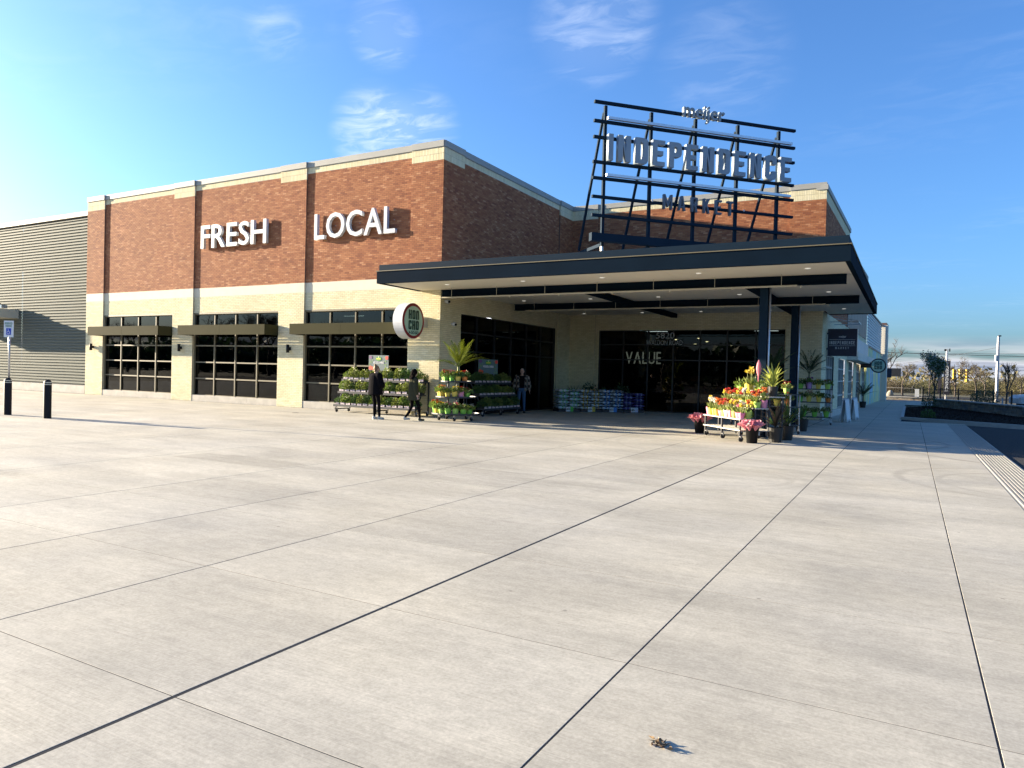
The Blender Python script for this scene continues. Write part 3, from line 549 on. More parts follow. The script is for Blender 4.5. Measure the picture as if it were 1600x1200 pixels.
lens = MB(); lens.lathe([(0.001, 0), (.055, 0), (.075, .012), (.075, .03)], 14); lens_me = lens.mesh('downlight', pm('downlight_lens', (.8, .78, .7), .3, 0, emit=.10))
for x in (-13.3, -10.5, -7.9, -5.1, -2.35):
    for y in (19.4, 22.1, 24.7, 27.8, 30.6):
        put('downlight', lens_me, can, (x, y, 4.408))
pipe = pm('sprinkler_pipe', (.45, .42, .33), .5, .1)
for y, xa, xb in ((20.25, -14.1, -2.7), (25.4, -13.6, -2.5)):
    p = MB(); p.tube((xa, y, 4.10), (xb, y, 4.10), .026, n=8)
    for k in range(7): x = xa + .4 + k * (xb - xa - .8) / 6; p.tube((x, y, 4.10), (x, y, 4.424), .008, n=5); p.tube((x + .5, y, 4.03), (x + .5, y, 4.1), .02, n=6)
    p.build('sprinkler_pipe', pipe, can)
for i, (x, y, z) in enumerate(((XB + .12, 20.95, 4.05), (XB + .12, 21.4, 3.28))):
    t = thing('security_camera', ['white dome camera high on the corner under the canopy', 'white bullet camera on the cream brick beside the storefront'][i], 'camera', (x, y, z))
    p = MB(); p.ell((0.0, 0, 0), .09, .09, .075, 12, 8); p.build('housing', white_paint, t, True); p = MB(); p.ell((.075, -.02, -.015), .05, .05, .045, 10, 6); p.build('dome', black_plastic, t, True); p = MB(); p.box(-.11, -.02, -.04, .04, -.03, .05); p.build('mount', white_paint, t)
# ------------------------------------------------------------------ rooftop sign, turned to the corner
sgn = thing('rooftop_sign', 'dark steel rooftop frame sign reading meijer INDEPENDENCE MARKET above the canopy', 'sign', (-8.67, 20.44, 0), R(90 - 43.6))
SL = 7.27; RZ = [9.97, 9.39, 8.90, 8.14, 7.65, 7.08, 6.51]
for k, z in enumerate(RZ): p = MB(); p.box(-.06, SL, -.05, .05, z - .042, z + .042); p.build('rail', navy, sgn)
for x in (.36, 1.94, 3.525, 5.105, 6.70):
    p = MB(); p.box(x - .045, x + .045, .052, .15, 5.6, 9.92); p.build('post', navy, sgn)
    p = MB(); p.bar((x, .21, 9.75), (x, 1.95, 5.74), .07, .07, up=(1, 0, 0)); p.build('brace', navy, sgn)
    p = MB(); p.bar((x, .17, 5.64), (x, 2.1, 5.64), .09, .1); p.build('base_rail', navy, sgn)
    for y in (.105, 2.0): p = MB(); p.tube((x, y, 4.95), (x, y, 5.585), .05, n=8); p.build('stub', galv, sgn)
p = MB(); p.box(-.1, SL, -.16, .05, 5.70, 5.95); p.build('base_beam', navy, sgn)
for z in (9.39 + .075, 7.65 + .075): p = MB(); p.box(.35, SL - .2, -.16, -.055, z - .02, z + .06); p.build('light_channel', alum, sgn)
sign_face = pm('sign_letter_paint', (.25, .30, .34), .55, .05, 2, spec=.3); sign_small = pm('small_letter_paint', (.10, .12, .15), .55, .05, 2, spec=.3)
word('INDEPENDENCE', .34, 6.99, 8.17, 8.97, .16, sign_face, sgn, gap=.17, stroke=.17, y=-.17)
word('MARKET', 2.31, 4.85, 6.88, 7.34, .10, sign_small, sgn, gap=.42, stroke=.13, y=-.13)
me = fit(font_mesh('letter', 'meijer', .12, sign_face, .012), 2.92, 4.42, 9.72, 10.26); put('word_meijer', me, sgn).location.y = -.14
for x in (1.95, 5.3): p = MB(); p.ell((x, -.1, 7.1), .035, .035, .035, 8, 6); p.build('dot', alum, sgn)
# ------------------------------------------------------------------ round blade sign at the corner
green_face = pm('pale_green_face', (.42, .60, .46), .5, .06, 4); dark_green = pm('dark_green_letters', (.012, .05, .035), .6, .05); maroon = pm('maroon_ring', (.22, .015, .02), .5, .08)
def round_sign(label, loc, rz, rad, th, full, body, ringm):
    t = thing('round_sign', label, 'sign', loc, rz); n = 40
    p = MB()
    def cyl(mb, r, y0, y1, n=40):
        k = len(mb.v)
        for y in (y0, y1): mb.v += [(r * math.cos(2 * math.pi * i / n), y, r * math.sin(2 * math.pi * i / n)) for i in range(n)]
        for i in range(n): j = (i + 1) % n; mb.f.append((k + i, k + j, k + n + j, k + n + i)); mb.mi.append(mb.m)
        mb.f.append(tuple(k + i for i in range(n))); mb.mi.append(mb.m); mb.f.append(tuple(k + n + n - 1 - i for i in range(n))); mb.mi.append(mb.m)
    cyl(p, rad, 0, th); p.build('drum', body, t)
    p = MB(); cyl(p, rad * .985, -.012, -.001); p.build('rim', ringm, t); p = MB(); cyl(p, rad * .83, -.018, -.0125); p.build('face', green_face, t)
    k = rad / .61
    word('HOU' if full else 'HOU', -.285 * k, .285 * k, .055 * k, .37 * k, .012, dark_green, t, gap=.12, stroke=.17, y=-.025)
    word('CHO', -.285 * k, .285 * k, -.30 * k, .015 * k, .012, dark_green, t, gap=.12, stroke=.17, y=-.025)
    if full: me = fit(font_mesh('letter', 'A-GO-GO', .01, dark_green, .0), -.27 * k, .27 * k, -.45 * k, -.345 * k); put('small_words', me, t).location.y = -.024
    return t
t = round_sign('round pale green HONCHO A-GO-GO sign with maroon rim at the building corner', (-14.9, 19.74, 3.28), R(90), .61, .40, True, white_paint, maroon)
p = MB(); p.box(.5, .95, .08, .34, -.17, .2); p.build('wall_bracket', alum, t)
t = round_sign('round pale green HONCHO sign with dark rim along the shaded side wall', (-1.79, 50, 2.63), 0, .45, .22, False, steel_dark, steel_dark)
p = MB(); p.box(-1.0, -.4, .04, .2, -.14, .2); p.build('wall_bracket', steel_dark, t)
# square blade sign
navy_face = pm('navy_sign_face', (.012, .018, .045), .5, .08, 3); sign_text = pm('sign_pale_text', (.6, .62, .64), .5, .02)
t = thing('blade_sign', 'square navy blade sign reading meijer INDEPENDENCE MARKET on the side wall', 'sign', (-2.56, 33, 2.66))
p = MB(); p.box(-.56, .56, 0, .2, 0, 1.14); p.build('panel', navy_face, t); p = MB(); p.box(.562, .585, .01, .19, .01, 1.13); p.build('edge_trim', alum, t)
me = fit(font_mesh('letter', 'meijer', .008, sign_text, .01), -.13, .15, .74, .86); put('word_meijer', me, t).location.y = -.006
word('INDEPENDENCE', -.48, .48, .49, .63, .008, sign_text, t, gap=.24, stroke=.15, y=-.006)
word('MARKET', -.26, .26, .29, .38, .008, sign_text, t, gap=.5, stroke=.13, y=-.006)
p = MB(); p.box(-.5, .5, -.008, -.001, .685, .697); p.box(-.5, .5, -.008, -.001, .425, .437); p.build('rule', sign_text, t)
p = MB(); 
for z in (.3, .95): p.box(-.64, -.56, .06, .14, z - .03, z + .03)
p.build('wall_bracket', steel_dark, t)
t = thing('blade_sign', 'dark blank-looking navy blade sign beyond the far round sign', 'sign', (-1.97, 72, 2.04)); p = MB(); p.box(-.46, .46, 0, .2, 0, .8); p.build('panel', navy_face, t); p = MB(); p.box(-.9, -.46, .05, .15, .3, .5); p.build('wall_bracket', steel_dark, t)
t = thing('wall_canopy', 'flat dark canopy jutting from the far end of the side wall', 'canopy', (-1.65, 76.0, 2.2)); p = MB(); p.box(-.8, .75, 0, 4, 0, .12); p.build('soffit', pale_panel, t); p = MB(); p.box(-.8, .78, -.05, 0, -.02, .75); p.box(.752, .80, 0, 4, -.02, .75); p.build('fascia', steel_dark, t)
# steel bracket canopy frame above the blade sign
t = thing('bracket_frame', 'thin grey steel bracket arms on the side wall above the navy sign', 'bracket', (XD + .02, 34, 4.05)); 
for k in range(2): p = MB(); y = k * 1.6; p.bar((0, y, .12), (1.15, y, .12), .035); p.bar((0, y, .42), (1.15, y, .14), .025); p.build('arm', galv, t)
p = MB(); p.bar((1.15, -.1, .12), (1.15, 1.7, .12), .035); p.build('rail', galv, t)
# ------------------------------------------------------------------ words and lamps inside, number on the glass
vinyl = pm('white_vinyl', (.55, .57, .56), .6, .05)
t = thing('door_number', 'white lettering 5820 WALDON ROAD on the glass above the doors', 'sign', (-9.75, YC + .055, 3.0))
me = fit(font_mesh('letter', '5820', .004, vinyl, .0), -.42, .42, .32, .60); put('number', me, t)
me = fit(font_mesh('letter', 'WALDON ROAD', .004, vinyl, .0), -.86, .80, .03, .25); put('road_name', me, t)
t = thing('hanging_sign', 'pale letters spelling VALUE inside the dark entrance', 'sign', (-12.3, 36.2, 2.25)); word('VALUE', -.95, .95, 0, .62, .05, letter_glow, t, gap=.2, font=True, bold=-.005)
t = thing('hanging_sign', 'pale letters spelling FRESH seen through the side storefront', 'sign', (-17.6, 30.9, 2.25), R(40)); word('FRESH', -.95, .95, 0, .62, .05, letter_glow, t, gap=.2, font=True, bold=-.005)
for i, (x, y, z) in enumerate(((-10.0, 34.2, 3.42), (-9.0, 34.6, 3.5), (-8.4, 33.8, 3.3), (-9.9, 37.4, 3.35), (-8.9, 37.0, 3.3), (-8.1, 37.6, 3.3))):
    t = thing('pendant_lamp', 'lit warm pendant lamp, %s of six hanging inside the doors' % ORD[i], 'lamp', (x, y, z), group='pendant lamps inside the entrance')
    p = MB(); p.lathe([(.02, .16), (.06, .15), (.16, .04), (.17, 0)], 14); p.build('shade', pm('brass_shade', (.35, .25, .1), .4, .05, metal=.6), t, True); p = MB(); p.ell((0, 0, .02), .07, .07, .05, 10, 6); p.build('bulb', lamp_warm, t); p = MB(); p.tube((0, 0, .16), (0, 0, .95), .006, n=5); p.build('cord', black_plastic, t)
for i, (x, y) in enumerate(((-13, 35), (-11.4, 37), (-12.8, 40), (-6.6, 35.5), (-5.4, 37.5), (-6.8, 40), (-17, 24), (-17, 27), (-19.5, 25.5), (-22, 24), (-24, 27), (-18, 29.5))):
    t = thing('ceiling_lamp', 'lit strip lamp on the dark shop ceiling, %s counted from the doors' % ORD[i], 'lamp', (x, y, 4.2), group='strip lamps inside the shop'); p = MB(); p.box(-.6, .6, -.04, .04, -.03, 0); p.build('tube', lamp_cool, t); p = MB(); p.box(-.62, .62, -.06, .06, 0.001, .05); p.build('tray', white_paint, t)
# shop shelves seen dimly
for i, (x, y, rz, lab) in enumerate(((-9.2, 39.5, 0, 'stocked shelf facing the main doors'), (-6.3, 36.6, 0, 'stocked shelf behind the right part of the entrance glass'), (-17.2, 26.5, R(90), 'stocked shelf behind the side storefront'), (-25, 26.5, 0, 'stocked shelf behind the middle window bay'), (-31.5, 26.5, 0, 'stocked shelf behind the leftmost window bay'), (-18.6, 27.5, 0, 'stocked shelf behind the window bay with the plant racks'))):
    t = thing('shop_shelf', lab, 'shelf', (x, y, 0), rz); p = MB(); p.box(-1.4, 1.4, .25, .3, 0, 1.7)
    for z in (.15, .55, .95, 1.35): p.box(-1.4, 1.4, -.25, .25, z, z + .03)
    p.build('frame', pm('shelf_grey', (.2, .2, .2), .6), t)
    for z in (.181, .581, .981, 1.381):
        p = MB(); xx = -1.38
        while xx < 1.3: w = random.uniform(.1, .22); p.m = random.randrange(4); p.box(xx, xx + w - .01, -.2, .2, z, z + random.uniform(.16, .3)); xx += w
        p.build('goods', [pm('goods_%d' % q, c, .5, .1) for q, c in enumerate(((.4, .1, .06), (.4, .35, .1), (.1, .25, .12), (.45, .44, .42)))], t, kind='stuff')
# ------------------------------------------------------------------ left entrance of the metal wing
t = thing('side_entrance_canopy', 'dark flat canopy over the entrance at the far left edge', 'canopy', (-42.45, YA + .3, 0)); p = MB(); p.box(-8, 0, -1.35, 0, 3.85, 4.32); p.build('slab', pm('pale_canopy', (.5, .47, .36), .6, .05), t); p = MB(); p.box(-8, .02, -1.4, -1.352, 3.8, 4.36); p.build('fascia', black_frame, t)
t = thing('flood_lamp', 'black and grey floodlight above the far left canopy', 'lamp', (-43.6, YA - .05, 4.37)); p = MB(); p.box(-.25, .05, -.3, .0, .08, .3); p.build('head', black_plastic, t); p = MB(); p.box(.055, .5, -.2, .1, .02, .2); p.build('housing', galv, t)
window((-50.4, YA + .27), (1, 0), (0, -1), 0, 5.2, [.0, 1.0, 2.1, 3.1, 3.84], 4, .02, bronze, glass_a)
# ------------------------------------------------------------------ bollards and parking sign
for i, (x, y) in enumerate(((-22.87, 11.05), (-20.9, 11.1))):
    t = thing('bollard', ['black steel bollard carrying the parking sign post', 'black steel bollard standing free, with two pale bands'][i], 'bollard', (x, y, 0), group='bollards at the left')
    p = MB(); p.lathe([(.001, 1.07), (.06, 1.06), (.09, 1.02), (.098, .98), (.098, 0)], 20); p.build('post', black_plastic, t, True)
    p = MB()
    for z in (.93, .985): p.lathe([(.0995, z), (.1, z + .002), (.1, z + .024), (.0995, z + .026)], 20)
    p.build('reflective_band', pm('pale_band', (.6, .55, .4), .4), t, True)
t = thing('parking_sign', 'accessible parking sign on a steel post rising from a bollard', 'sign', (-22.87, 11.05, 1.07), R(24))
p = MB(); p.tube((0, .03, -.02), (0, .03, 1.6), .028, n=10); p.build('post', galv, t, True)
p = MB(); p.box(-.15, .15, -.006, .0, 1.18, 1.66); p.build('plate', pm('sign_white', (.75, .76, .74), .4, .02), t)
sg = pm('sign_green_text', (.05, .2, .1), .5, 0)
for tx, z0, z1, hw in (('RESERVED', 1.55, 1.61, .12), ('PARKING', 1.475, 1.535, .10)): put('lettering', fit(font_mesh('letter', tx, .002, sg, .01), -hw, hw, z0, z1), t).location.y = -.0085
p = MB(); p.box(-.075, .075, -.009, -.0065, 1.25, 1.44); p.build('blue_square', pm('access_blue', (.01, .05, .45), .4, .02), t)
sw = pm('symbol_white', (.8, .8, .8), .5, 0); p = MB(); y = -.0105
def ringseg(mb, cx, cz, r0, r1, a0, a1, n=14):
    for i in range(n):
        p0, p1 = a0 + (a1 - a0) * i / n, a0 + (a1 - a0) * (i + 1) / n; mb.face([(cx + r0 * math.cos(p0), y, cz + r0 * math.sin(p0)), (cx + r1 * math.cos(p0), y, cz + r1 * math.sin(p0)), (cx + r1 * math.cos(p1), y, cz + r1 * math.sin(p1)), (cx + r0 * math.cos(p1), y, cz + r0 * math.sin(p1))])
ringseg(p, -.005, 1.318, .035, .047, R(120), R(400)); ringseg(p, -.012, 1.412, 0, .013, 0, R(360)); 
for q in ([(-.018, 1.392), (-.006, 1.392), (-.002, 1.335), (-.014, 1.335)], [(-.006, 1.372), (.022, 1.372), (.022, 1.362), (-.006, 1.362)], [(-.008, 1.346), (.028, 1.346), (.028, 1.335), (-.008, 1.335)], [(.018, 1.346), (.030, 1.346), (.048, 1.292), (.036, 1.288)]): p.face([(a, y - .0004, b) for a, b in q])
p.build('wheelchair_symbol', sw, t)
# small things on the paving
t = MB(); t.lathe([(.001, .0035), (.11, .0035), (.12, .001)], 18); t.build('drain_cover', steel_dark, None, loc=(-18.79, 18.24, .001), label='small dark round drain cover in the paving before the wall', cat='drain')
t = MB()
for k in range(40): x = random.gauss(0, .03); t.leaf((x, random.gauss(0, .010), random.uniform(.001, .009)), (random.uniform(-1, 1), random.uniform(-1, 1), random.uniform(-.05, .25)), random.uniform(.015, .04), .014)
t.build('leaf_litter', pm('dry_leaf', (.22, .15, .08), .9, .3, 40), None, loc=(-.91, 3.04, 0), rz=R(-20), label='small clump of dry brown leaves on the nearest slab', cat='leaves', kind=None)
# ------------------------------------------------------------------ plants
leaf_g = [pm('leaf_%d' % i, c, .5, .25, 9, trans=.25, island=.3) for i, c in enumerate(((.13, .19, .03), (.06, .12, .025), (.18, .22, .045), (.035, .075, .03)))]
petal = {n: pm('petal_' + n, c, .5, .15, 20, trans=.25, island=.2) for n, c in dict(red=(.45, .02, .02), orange=(.6, .17, .03), yellow=(.65, .5, .05), pink=(.6, .2, .25), white=(.7, .68, .6), purple=(.3, .06, .28)).items()}
pots = {n: pm('pot_' + n, c, .45, .06, 6) for n, c in {'yellow': (.62, .48, .08), 'green': (.20, .48, .06), 'lime': (.32, .52, .10), 'pink': (.60, .22, .32), 'orange': (.62, .2, .04), 'cream': (.62, .58, .46), 'black': (.015, .015, .014), 'mauve': (.45, .25, .50)}.items()}
def rdir(up=.4):
    t = random.uniform(0, 6.283); z = random.uniform(-.2, 1) * .9 + up * .3; return Vector((math.cos(t), math.sin(t), z)).normalized()
def pot_mesh(r0, r1, h, petals=True, mat=None):
    m = MB(); zf = (lambda t, j: (.028 * max(0, math.cos(4 * t)) if j in (2, 3) else 0)) if petals else None; rf = (lambda t, j: (1 + .12 * max(0, math.cos(4 * t)) if j in (2, 3) else 1)) if petals else None
    m.lathe([(.001, 0), (r0, 0), (r1, h), (r1 * .93, h), (r1 * .88, h * .86), (.001, h * .86)], 16, rfun=rf, zfun=zf); return m.mesh('pot', mat or pots['yellow'], False)
def bush_mesh(r, h, n, ls, mat, z0=0):
    m = MB()
    for k in range(n):
        t = random.uniform(0, 6.283); q = math.sqrt(random.random()); zz = z0 + h * random.random() * (1 - .45 * q * q); p = (q * r * math.cos(t), q * r * math.sin(t), zz)
        m.leaf(p, Vector((math.cos(t) * q, math.sin(t) * q, random.uniform(.1, 1.0))) + rdir() * .5, ls * random.uniform(.6, 1.2), ls * .55)
    for k in range(6): t = k * 1.05; m.tube((0, 0, 0), (r * .5 * math.cos(t), r * .5 * math.sin(t), z0 + h * .6), .004, .002, 4, False)
    return m.mesh('foliage', mat)
def bloom_mesh(r, z, n, s, mat):
    m = MB()
    for k in range(n):
        t = random.uniform(0, 6.283); q = math.sqrt(random.random()) * r; c = Vector((q * math.cos(t), q * math.sin(t), z + random.uniform(-.03, .04)))
        for j in range(6): a = j * 1.047 + k; m.leaf(c, (math.cos(a), math.sin(a), .55), s, s * .8, up=(0, 0, 1))
    return m.mesh('blossom', mat)
def tulip_mesh(n, h, r, fm):
    a, b = MB(), MB()
    for k in range(n):
        t = random.uniform(0, 6.283); q = random.random() * r; top = Vector((q * math.cos(t) * 1.5, q * math.sin(t) * 1.5, h * random.uniform(.8, 1.1))); base = Vector((q * .5 * math.cos(t), q * .5 * math.sin(t), 0)); a.tube(base, top, .005, .004, 5, False)
        for j in range(3): d = rdir(1.0); d.z = abs(d.z) + 1.2; a.leaf(base, d, h * random.uniform(.6, .85), .035)
        for j in range(5): w = j * 1.257; b.leaf(top + Vector((math.cos(w) * .012, math.sin(w) * .012, -.012)), (math.cos(w) * .35, math.sin(w) * .35, 1), .062, .042, up=(-math.sin(w), math.cos(w), 0))
    return a.mesh('foliage', leaf_g[2]), b.mesh('blossom', fm)
def palm_mesh(n, L, mat, trunk=.2, lw=.022, droop=.9):
    m = MB()
    for k in range(n):
        t = 6.283 * k / n + random.uniform(-.3, .3); el = random.uniform(.5, 1.35); p = Vector((0, 0, trunk)); d = Vector((math.cos(t) * math.cos(el), math.sin(t) * math.cos(el), math.sin(el))); seg = L * random.uniform(.75, 1.1) / 10
        for i in range(10):
            q = p + d * seg; m.tube(p, q, .006 * (1 - i / 12), .006 * (1 - (i + 1) / 12), 4, False)
            if i > 1:
                s = d.cross(Vector((0, 0, 1))).normalized()
                for sg in (-1, 1):
                    for jj in (0, .2, .4, .6, .8): m.leaf(p + d * seg * jj, d * .9 + s * sg * random.uniform(.5, 1) + Vector((0, 0, random.uniform(-.3, .15))), L * .24 * (1 - abs(i - 4.5) / 8), lw, up=(0, 0, 1))
            p = q; d = (d + Vector((0, 0, -droop * .085))).normalized()
    m.tube((0, 0, 0), (0, 0, trunk + .05), .03, .02, 6, False); return m.mesh('fronds', mat)
def strap_mesh(n, L, w, mat, up=.9):
    m = MB()
    for k in range(n):
        t = random.uniform(0, 6.283); e = random.uniform(.35, 1.4); d = Vector((math.cos(t) * math.cos(e), math.sin(t) * math.cos(e), math.sin(e) * up)); p = Vector((0, 0, random.uniform(0, .25) * L)); mid = p + d * L * .55; s = d.cross(Vector((0, 0, 1))).normalized() * w / 2; end = mid + (d + Vector((0, 0, -.45))).normalized() * L * .45
        b = len(m.v); m.v += [tuple(p - s * .4), tuple(p + s * .4), tuple(mid + s), tuple(mid - s), tuple(end)]; m.f += [(b, b + 1, b + 2, b + 3), (b + 3, b + 2, b + 4)]; m.mi += [0, 0]
    m.tube((0, 0, 0), (0, 0, .3 * L), .02, .012, 6, False); return m.mesh('foliage', mat)
POT = pot_mesh(.062, .095, .17); POTB = pot_mesh(.10, .13, .26, False, pots['black']); POTBIG = pot_mesh(.15, .20, .38, False, pots['black'])
BUSH = [bush_mesh(.14, .17, 120, .075, leaf_g[k % 3], .13) for k in range(4)]
BLOOM = {n: [bloom_mesh(.11, .29, 12, .046, petal[n]) for _ in range(2)] for n in petal}
TUL = {n: [tulip_mesh(7, .30, .05, petal[n]) for _ in range(2)] for n in petal}
def potted(loc, potc, flower, label, group, tulip=False, sc=1.0, name='potted_flowers'):
    loc = (loc[0] + random.uniform(-.018, .018), loc[1] + random.uniform(-.018, .018), loc[2]); t = thing(name, label, 'plant', loc, random.uniform(0, 6.28), group); sc *= random.uniform(.92, 1.05); t.scale = (sc, sc, sc * random.uniform(.88, 1.14))
    recolor(put('pot', POT, t), pots[potc])
    if tulip:
        f, b = random.choice(TUL[flower]); put('foliage', f, t, (0, 0, .10)); put('blossom', b, t, (0, 0, .10))
    else:
        put('foliage', random.choice(BUSH), t)
        if flower: put('blossom', random.choice(BLOOM[flower]), t)
    return t
def castor(parent, x, y, r=.06):
    p = MB(); p.tube((x - .018, y, r), (x + .018, y, r), r, n=14); o = p.build('castor', rubber, parent); p = MB(); p.box(x - .03, x + .03, y - .02, y + .02, r + .02, r * 2 + .05); p.build('fork', galv, o)
# ------------------------------------------------------------------ tiered seedling racks
tag_m = pm('plant_tag', (.62, .50, .50), .6, .35, 30); tray_m = pm('seedling_tray', (.03, .028, .026), .7, .1)
def pack_meshes(k):
    a = MB(); a.hexa([(-.10, -.13, 0), (.10, -.13, 0), (.10, .13, 0), (-.10, .13, 0), (-.115, -.15, .07), (.115, -.15, .07), (.115, .15, .07), (-.115, .15, .07)])
    b = MB()
    for i in range(2): b.box(-.10 + i * .105, -.005 + i * .105, -.165, -.158, -.01 + .01 * (i % 2), .085)
    return a.mesh('tray', tray_m), b.mesh('price_tag', tag_m), bush_mesh(.185, .34, 300, .072, leaf_g[(0, 2, 1)[k]], .05)
PACK = [pack_meshes(k) for k in range(3)]
def rack(label, loc, rz, length, n, cname, dark=False):
    t = thing('plant_rack', label, 'rack', loc, rz, 'tiered racks of seedlings')
    tiers = ((.24, -.52, .0), (.72, -.30, .0), (1.17, -.10, .0)); hl = length / 2
    for z, yf, _ in tiers: p = MB(); p.box(-hl, hl, yf - .2, yf + .2, z, z + .03); p.box(-hl, hl, yf - .215, yf - .2, z - .03, z + .05); p.build('shelf', steel_dark, t)
    for x in (-hl + .05, 0, hl - .05):
        p = MB(); p.box(x - .02, x + .02, .08, .12, .1, 1.2); p.box(x - .02, x + .02, -.68, .12, .1, .14); p.bar((x, -.66, .14), (x, -.08, 1.16), .03); p.build('upright', steel_dark, t)
        castor(t, x, -.6); castor(t, x, .05)
    c, s = math.cos(rz), math.sin(rz)
    for ti, (z, yf, _) in enumerate(tiers):
        for i in range(n):
            x = -hl + (i + .5) * length / n; wx, wy = loc[0] + x * c - yf * s, loc[1] + x * s + yf * c
            q = thing('seedling_pack', '%s seedling pack from the left, %s shelf of the %s' % (ORD[i], ('lowest', 'middle', 'top')[ti], cname), 'plant', (wx, wy, z + .032), rz + random.uniform(-.06, .06), 'seedling packs on the racks')
            k = random.randrange(3); put('tray', PACK[k][0], q); put('price_tag', PACK[k][1], q); f = put('foliage', PACK[k][2], q); f.rotation_euler.z = random.uniform(-.4, .4); f.scale = (1, 1, random.uniform(.7, 1.15))
    return t
rack('long three-tier plant rack against the sunlit window bay', (-16.55, 20.42, 0), 0, 3.7, 14, 'sunlit long rack')
rack('shaded three-tier plant rack in front of the side storefront', (-13.95, 23.2, 0), R(90), 2.7, 10, 'shaded rack by the storefront')
def garden_poster(label, loc, rz):
    t = thing('garden_poster', label, 'sign', loc, rz); p = MB(); p.box(-.46, .46, 0, .012, 0, .56); p.build('board', pm('poster_grey', (.09, .14, .15), .6, .08, 5), t)
    p = MB(); y = -.004; rng = random.Random(3)
    for k in range(60):
        sd = rng.choice((-1, 1)); x = sd * rng.uniform(.27, .45); z = rng.uniform(.01, .5); a = rng.uniform(0, 6.28); l = rng.uniform(.03, .07); d = Vector((math.cos(a), 0, math.sin(a))); r = Vector((-d.z, 0, d.x)) * l * .3; c = Vector((x, y - k * .00002, z)); e = [c, c + d * l * .5 + r, c + d * l, c + d * l * .5 - r]
        if all(-.458 < q.x < .458 and .005 < q.z < .555 for q in e): p.face(e)
    p.build('leaf_print', pm('print_green', (.16, .30, .04), .6, .3, 25), t, kind='stuff')
    def disc(nm, x, z, rx, rz_, col, yy):
        q = MB(); q.face([(x + rx * math.cos(k * .349), yy, z + rz_ * math.sin(k * .349)) for k in range(18)]); q.build(nm, pm('print_' + nm, col, .6, .12, 30), t)
    disc('tomato', -.38, .10, .075, .085, (.55, .07, .03), -.0065); disc('tomato', -.28, .08, .06, .07, (.5, .05, .03), -.0068); disc('bloom', .38, .47, .07, .07, (.6, .03, .02), -.0065); disc('dark_bloom', -.37, .48, .075, .06, (.14, .05, .16), -.0065)
    disc('badge', 0, .43, .14, .075, (.06, .25, .02), -.0065); p = MB(); p.box(-.10, .10, -.009, -.007, .41, .45); p.build('badge_band', pm('print_yellow', (.6, .55, .05), .6, .05), t); disc('badge_tip', 0, .50, .025, .03, (.5, .6, .3), -.0072)
    put('lettering', fit(font_mesh('letter', 'VEGGIES & HERBS', .002, pm('print_white', (.75, .75, .75), .6, .02), .01), -.25, .25, .25, .33), t).location.y = -.006
    p = MB()
    for x in (-.3, .3): p.tube((x, .03, -.55), (x, .03, .3), .012, n=6)
    p.build('stake', galv, t); return t
garden_poster('sunlit grey plant poster with flowers and a green badge on the long rack', (-17.0, 20.5, 1.55), 0)
garden_poster('shaded grey plant poster with flowers and a green badge by the storefront', (-13.98, 23.25, 1.52), R(68))
# ------------------------------------------------------------------ round tiered cart with bright pots
CX, CY = -12.95, 19.55
cart = thing('round_cart', 'round three-tier black cart of bright flower pots at the building corner', 'cart', (CX, CY, 0))
TI = ((.20, .78), (.74, .66), (1.24, .50))
for z, r in TI: p = MB(); p.lathe([(.001, z), (r, z), (r + .012, z + .01), (r + .012, z + .05), (r - .005, z + .05), (r - .01, z + .015), (.001, z + .015)], 28); p.build('tier', steel_dark, cart)
for k in range(6): a = k * 1.047; p = MB(); p.tube((.3 * math.cos(a), .3 * math.sin(a), .2), (.3 * math.cos(a), .3 * math.sin(a), 1.25), .016, n=6); p.build('upright', steel_dark, cart)
for k in range(5): a = k * 1.257 + .2; castor(cart, .55 * math.cos(a), .55 * math.sin(a), .065)
spec = [[('cream', 'yellow'), ('cream', 'orange'), ('green', 'red'), ('yellow', 'orange'), ('lime', 'yellow'), ('green', 'pink'), ('lime', 'pink'), ('green', None), ('green', 'white')],
        [('yellow', 'yellow'), ('yellow', 'white'), ('yellow', 'red'), ('yellow', 'orange'), ('yellow', 'white'), ('yellow', 'yellow'), ('pink', 'red'), ('green', 'red')],
        [('yellow', 'yellow'), ('lime', 'red'), ('green', 'red'), ('green', 'pink'), ('yellow', 'yellow'), ('orange', 'red')]]
for ti, row in enumerate(spec):
    z, r = TI[ti]; n = len(row)
    for i, (pc, fl) in enumerate(row):
        a = R(178) + (R(345) - R(178)) * i / (n - 1)
        potted((CX + (r - .12) * math.cos(a), CY + (r - .12) * math.sin(a), z + .016), pc, fl, '%s pot with %s, %s from left, %s tier of the round cart' % (pc, (fl + ' flowers') if fl else 'green leaves', ORD[i], ('lowest', 'middle', 'top')[ti]), 'pots on the round cart', sc=1.25 if ti == 0 else 1.1)
t = thing('potted_palm', 'feathery yellow-green palm standing on top of the round cart', 'plant', (CX + .05, CY, 1.255)); put('pot', POTB, t); put('fronds', palm_mesh(24, .98, pm('palm_leaf', (.22, .27, .03), .5, .2, 9, trans=.3), .28, .020), t, (0, 0, .2))
# ------------------------------------------------------------------ stepped flower stand at the right, set askew
E1, E2 = Vector((.64, -.77, 0)), Vector((.77, .64, 0)); S0 = Vector((-5.05, 20.15, 0))
wood_pale = pm('weathered_slat', (.50, .47, .40), .7, .2, 12)
st = thing('flower_stand', 'long stepped stand on castors crowded with tulips beside the front column', 'stand', S0, math.atan2(E1.y, E1.x))
LEN = 2.05
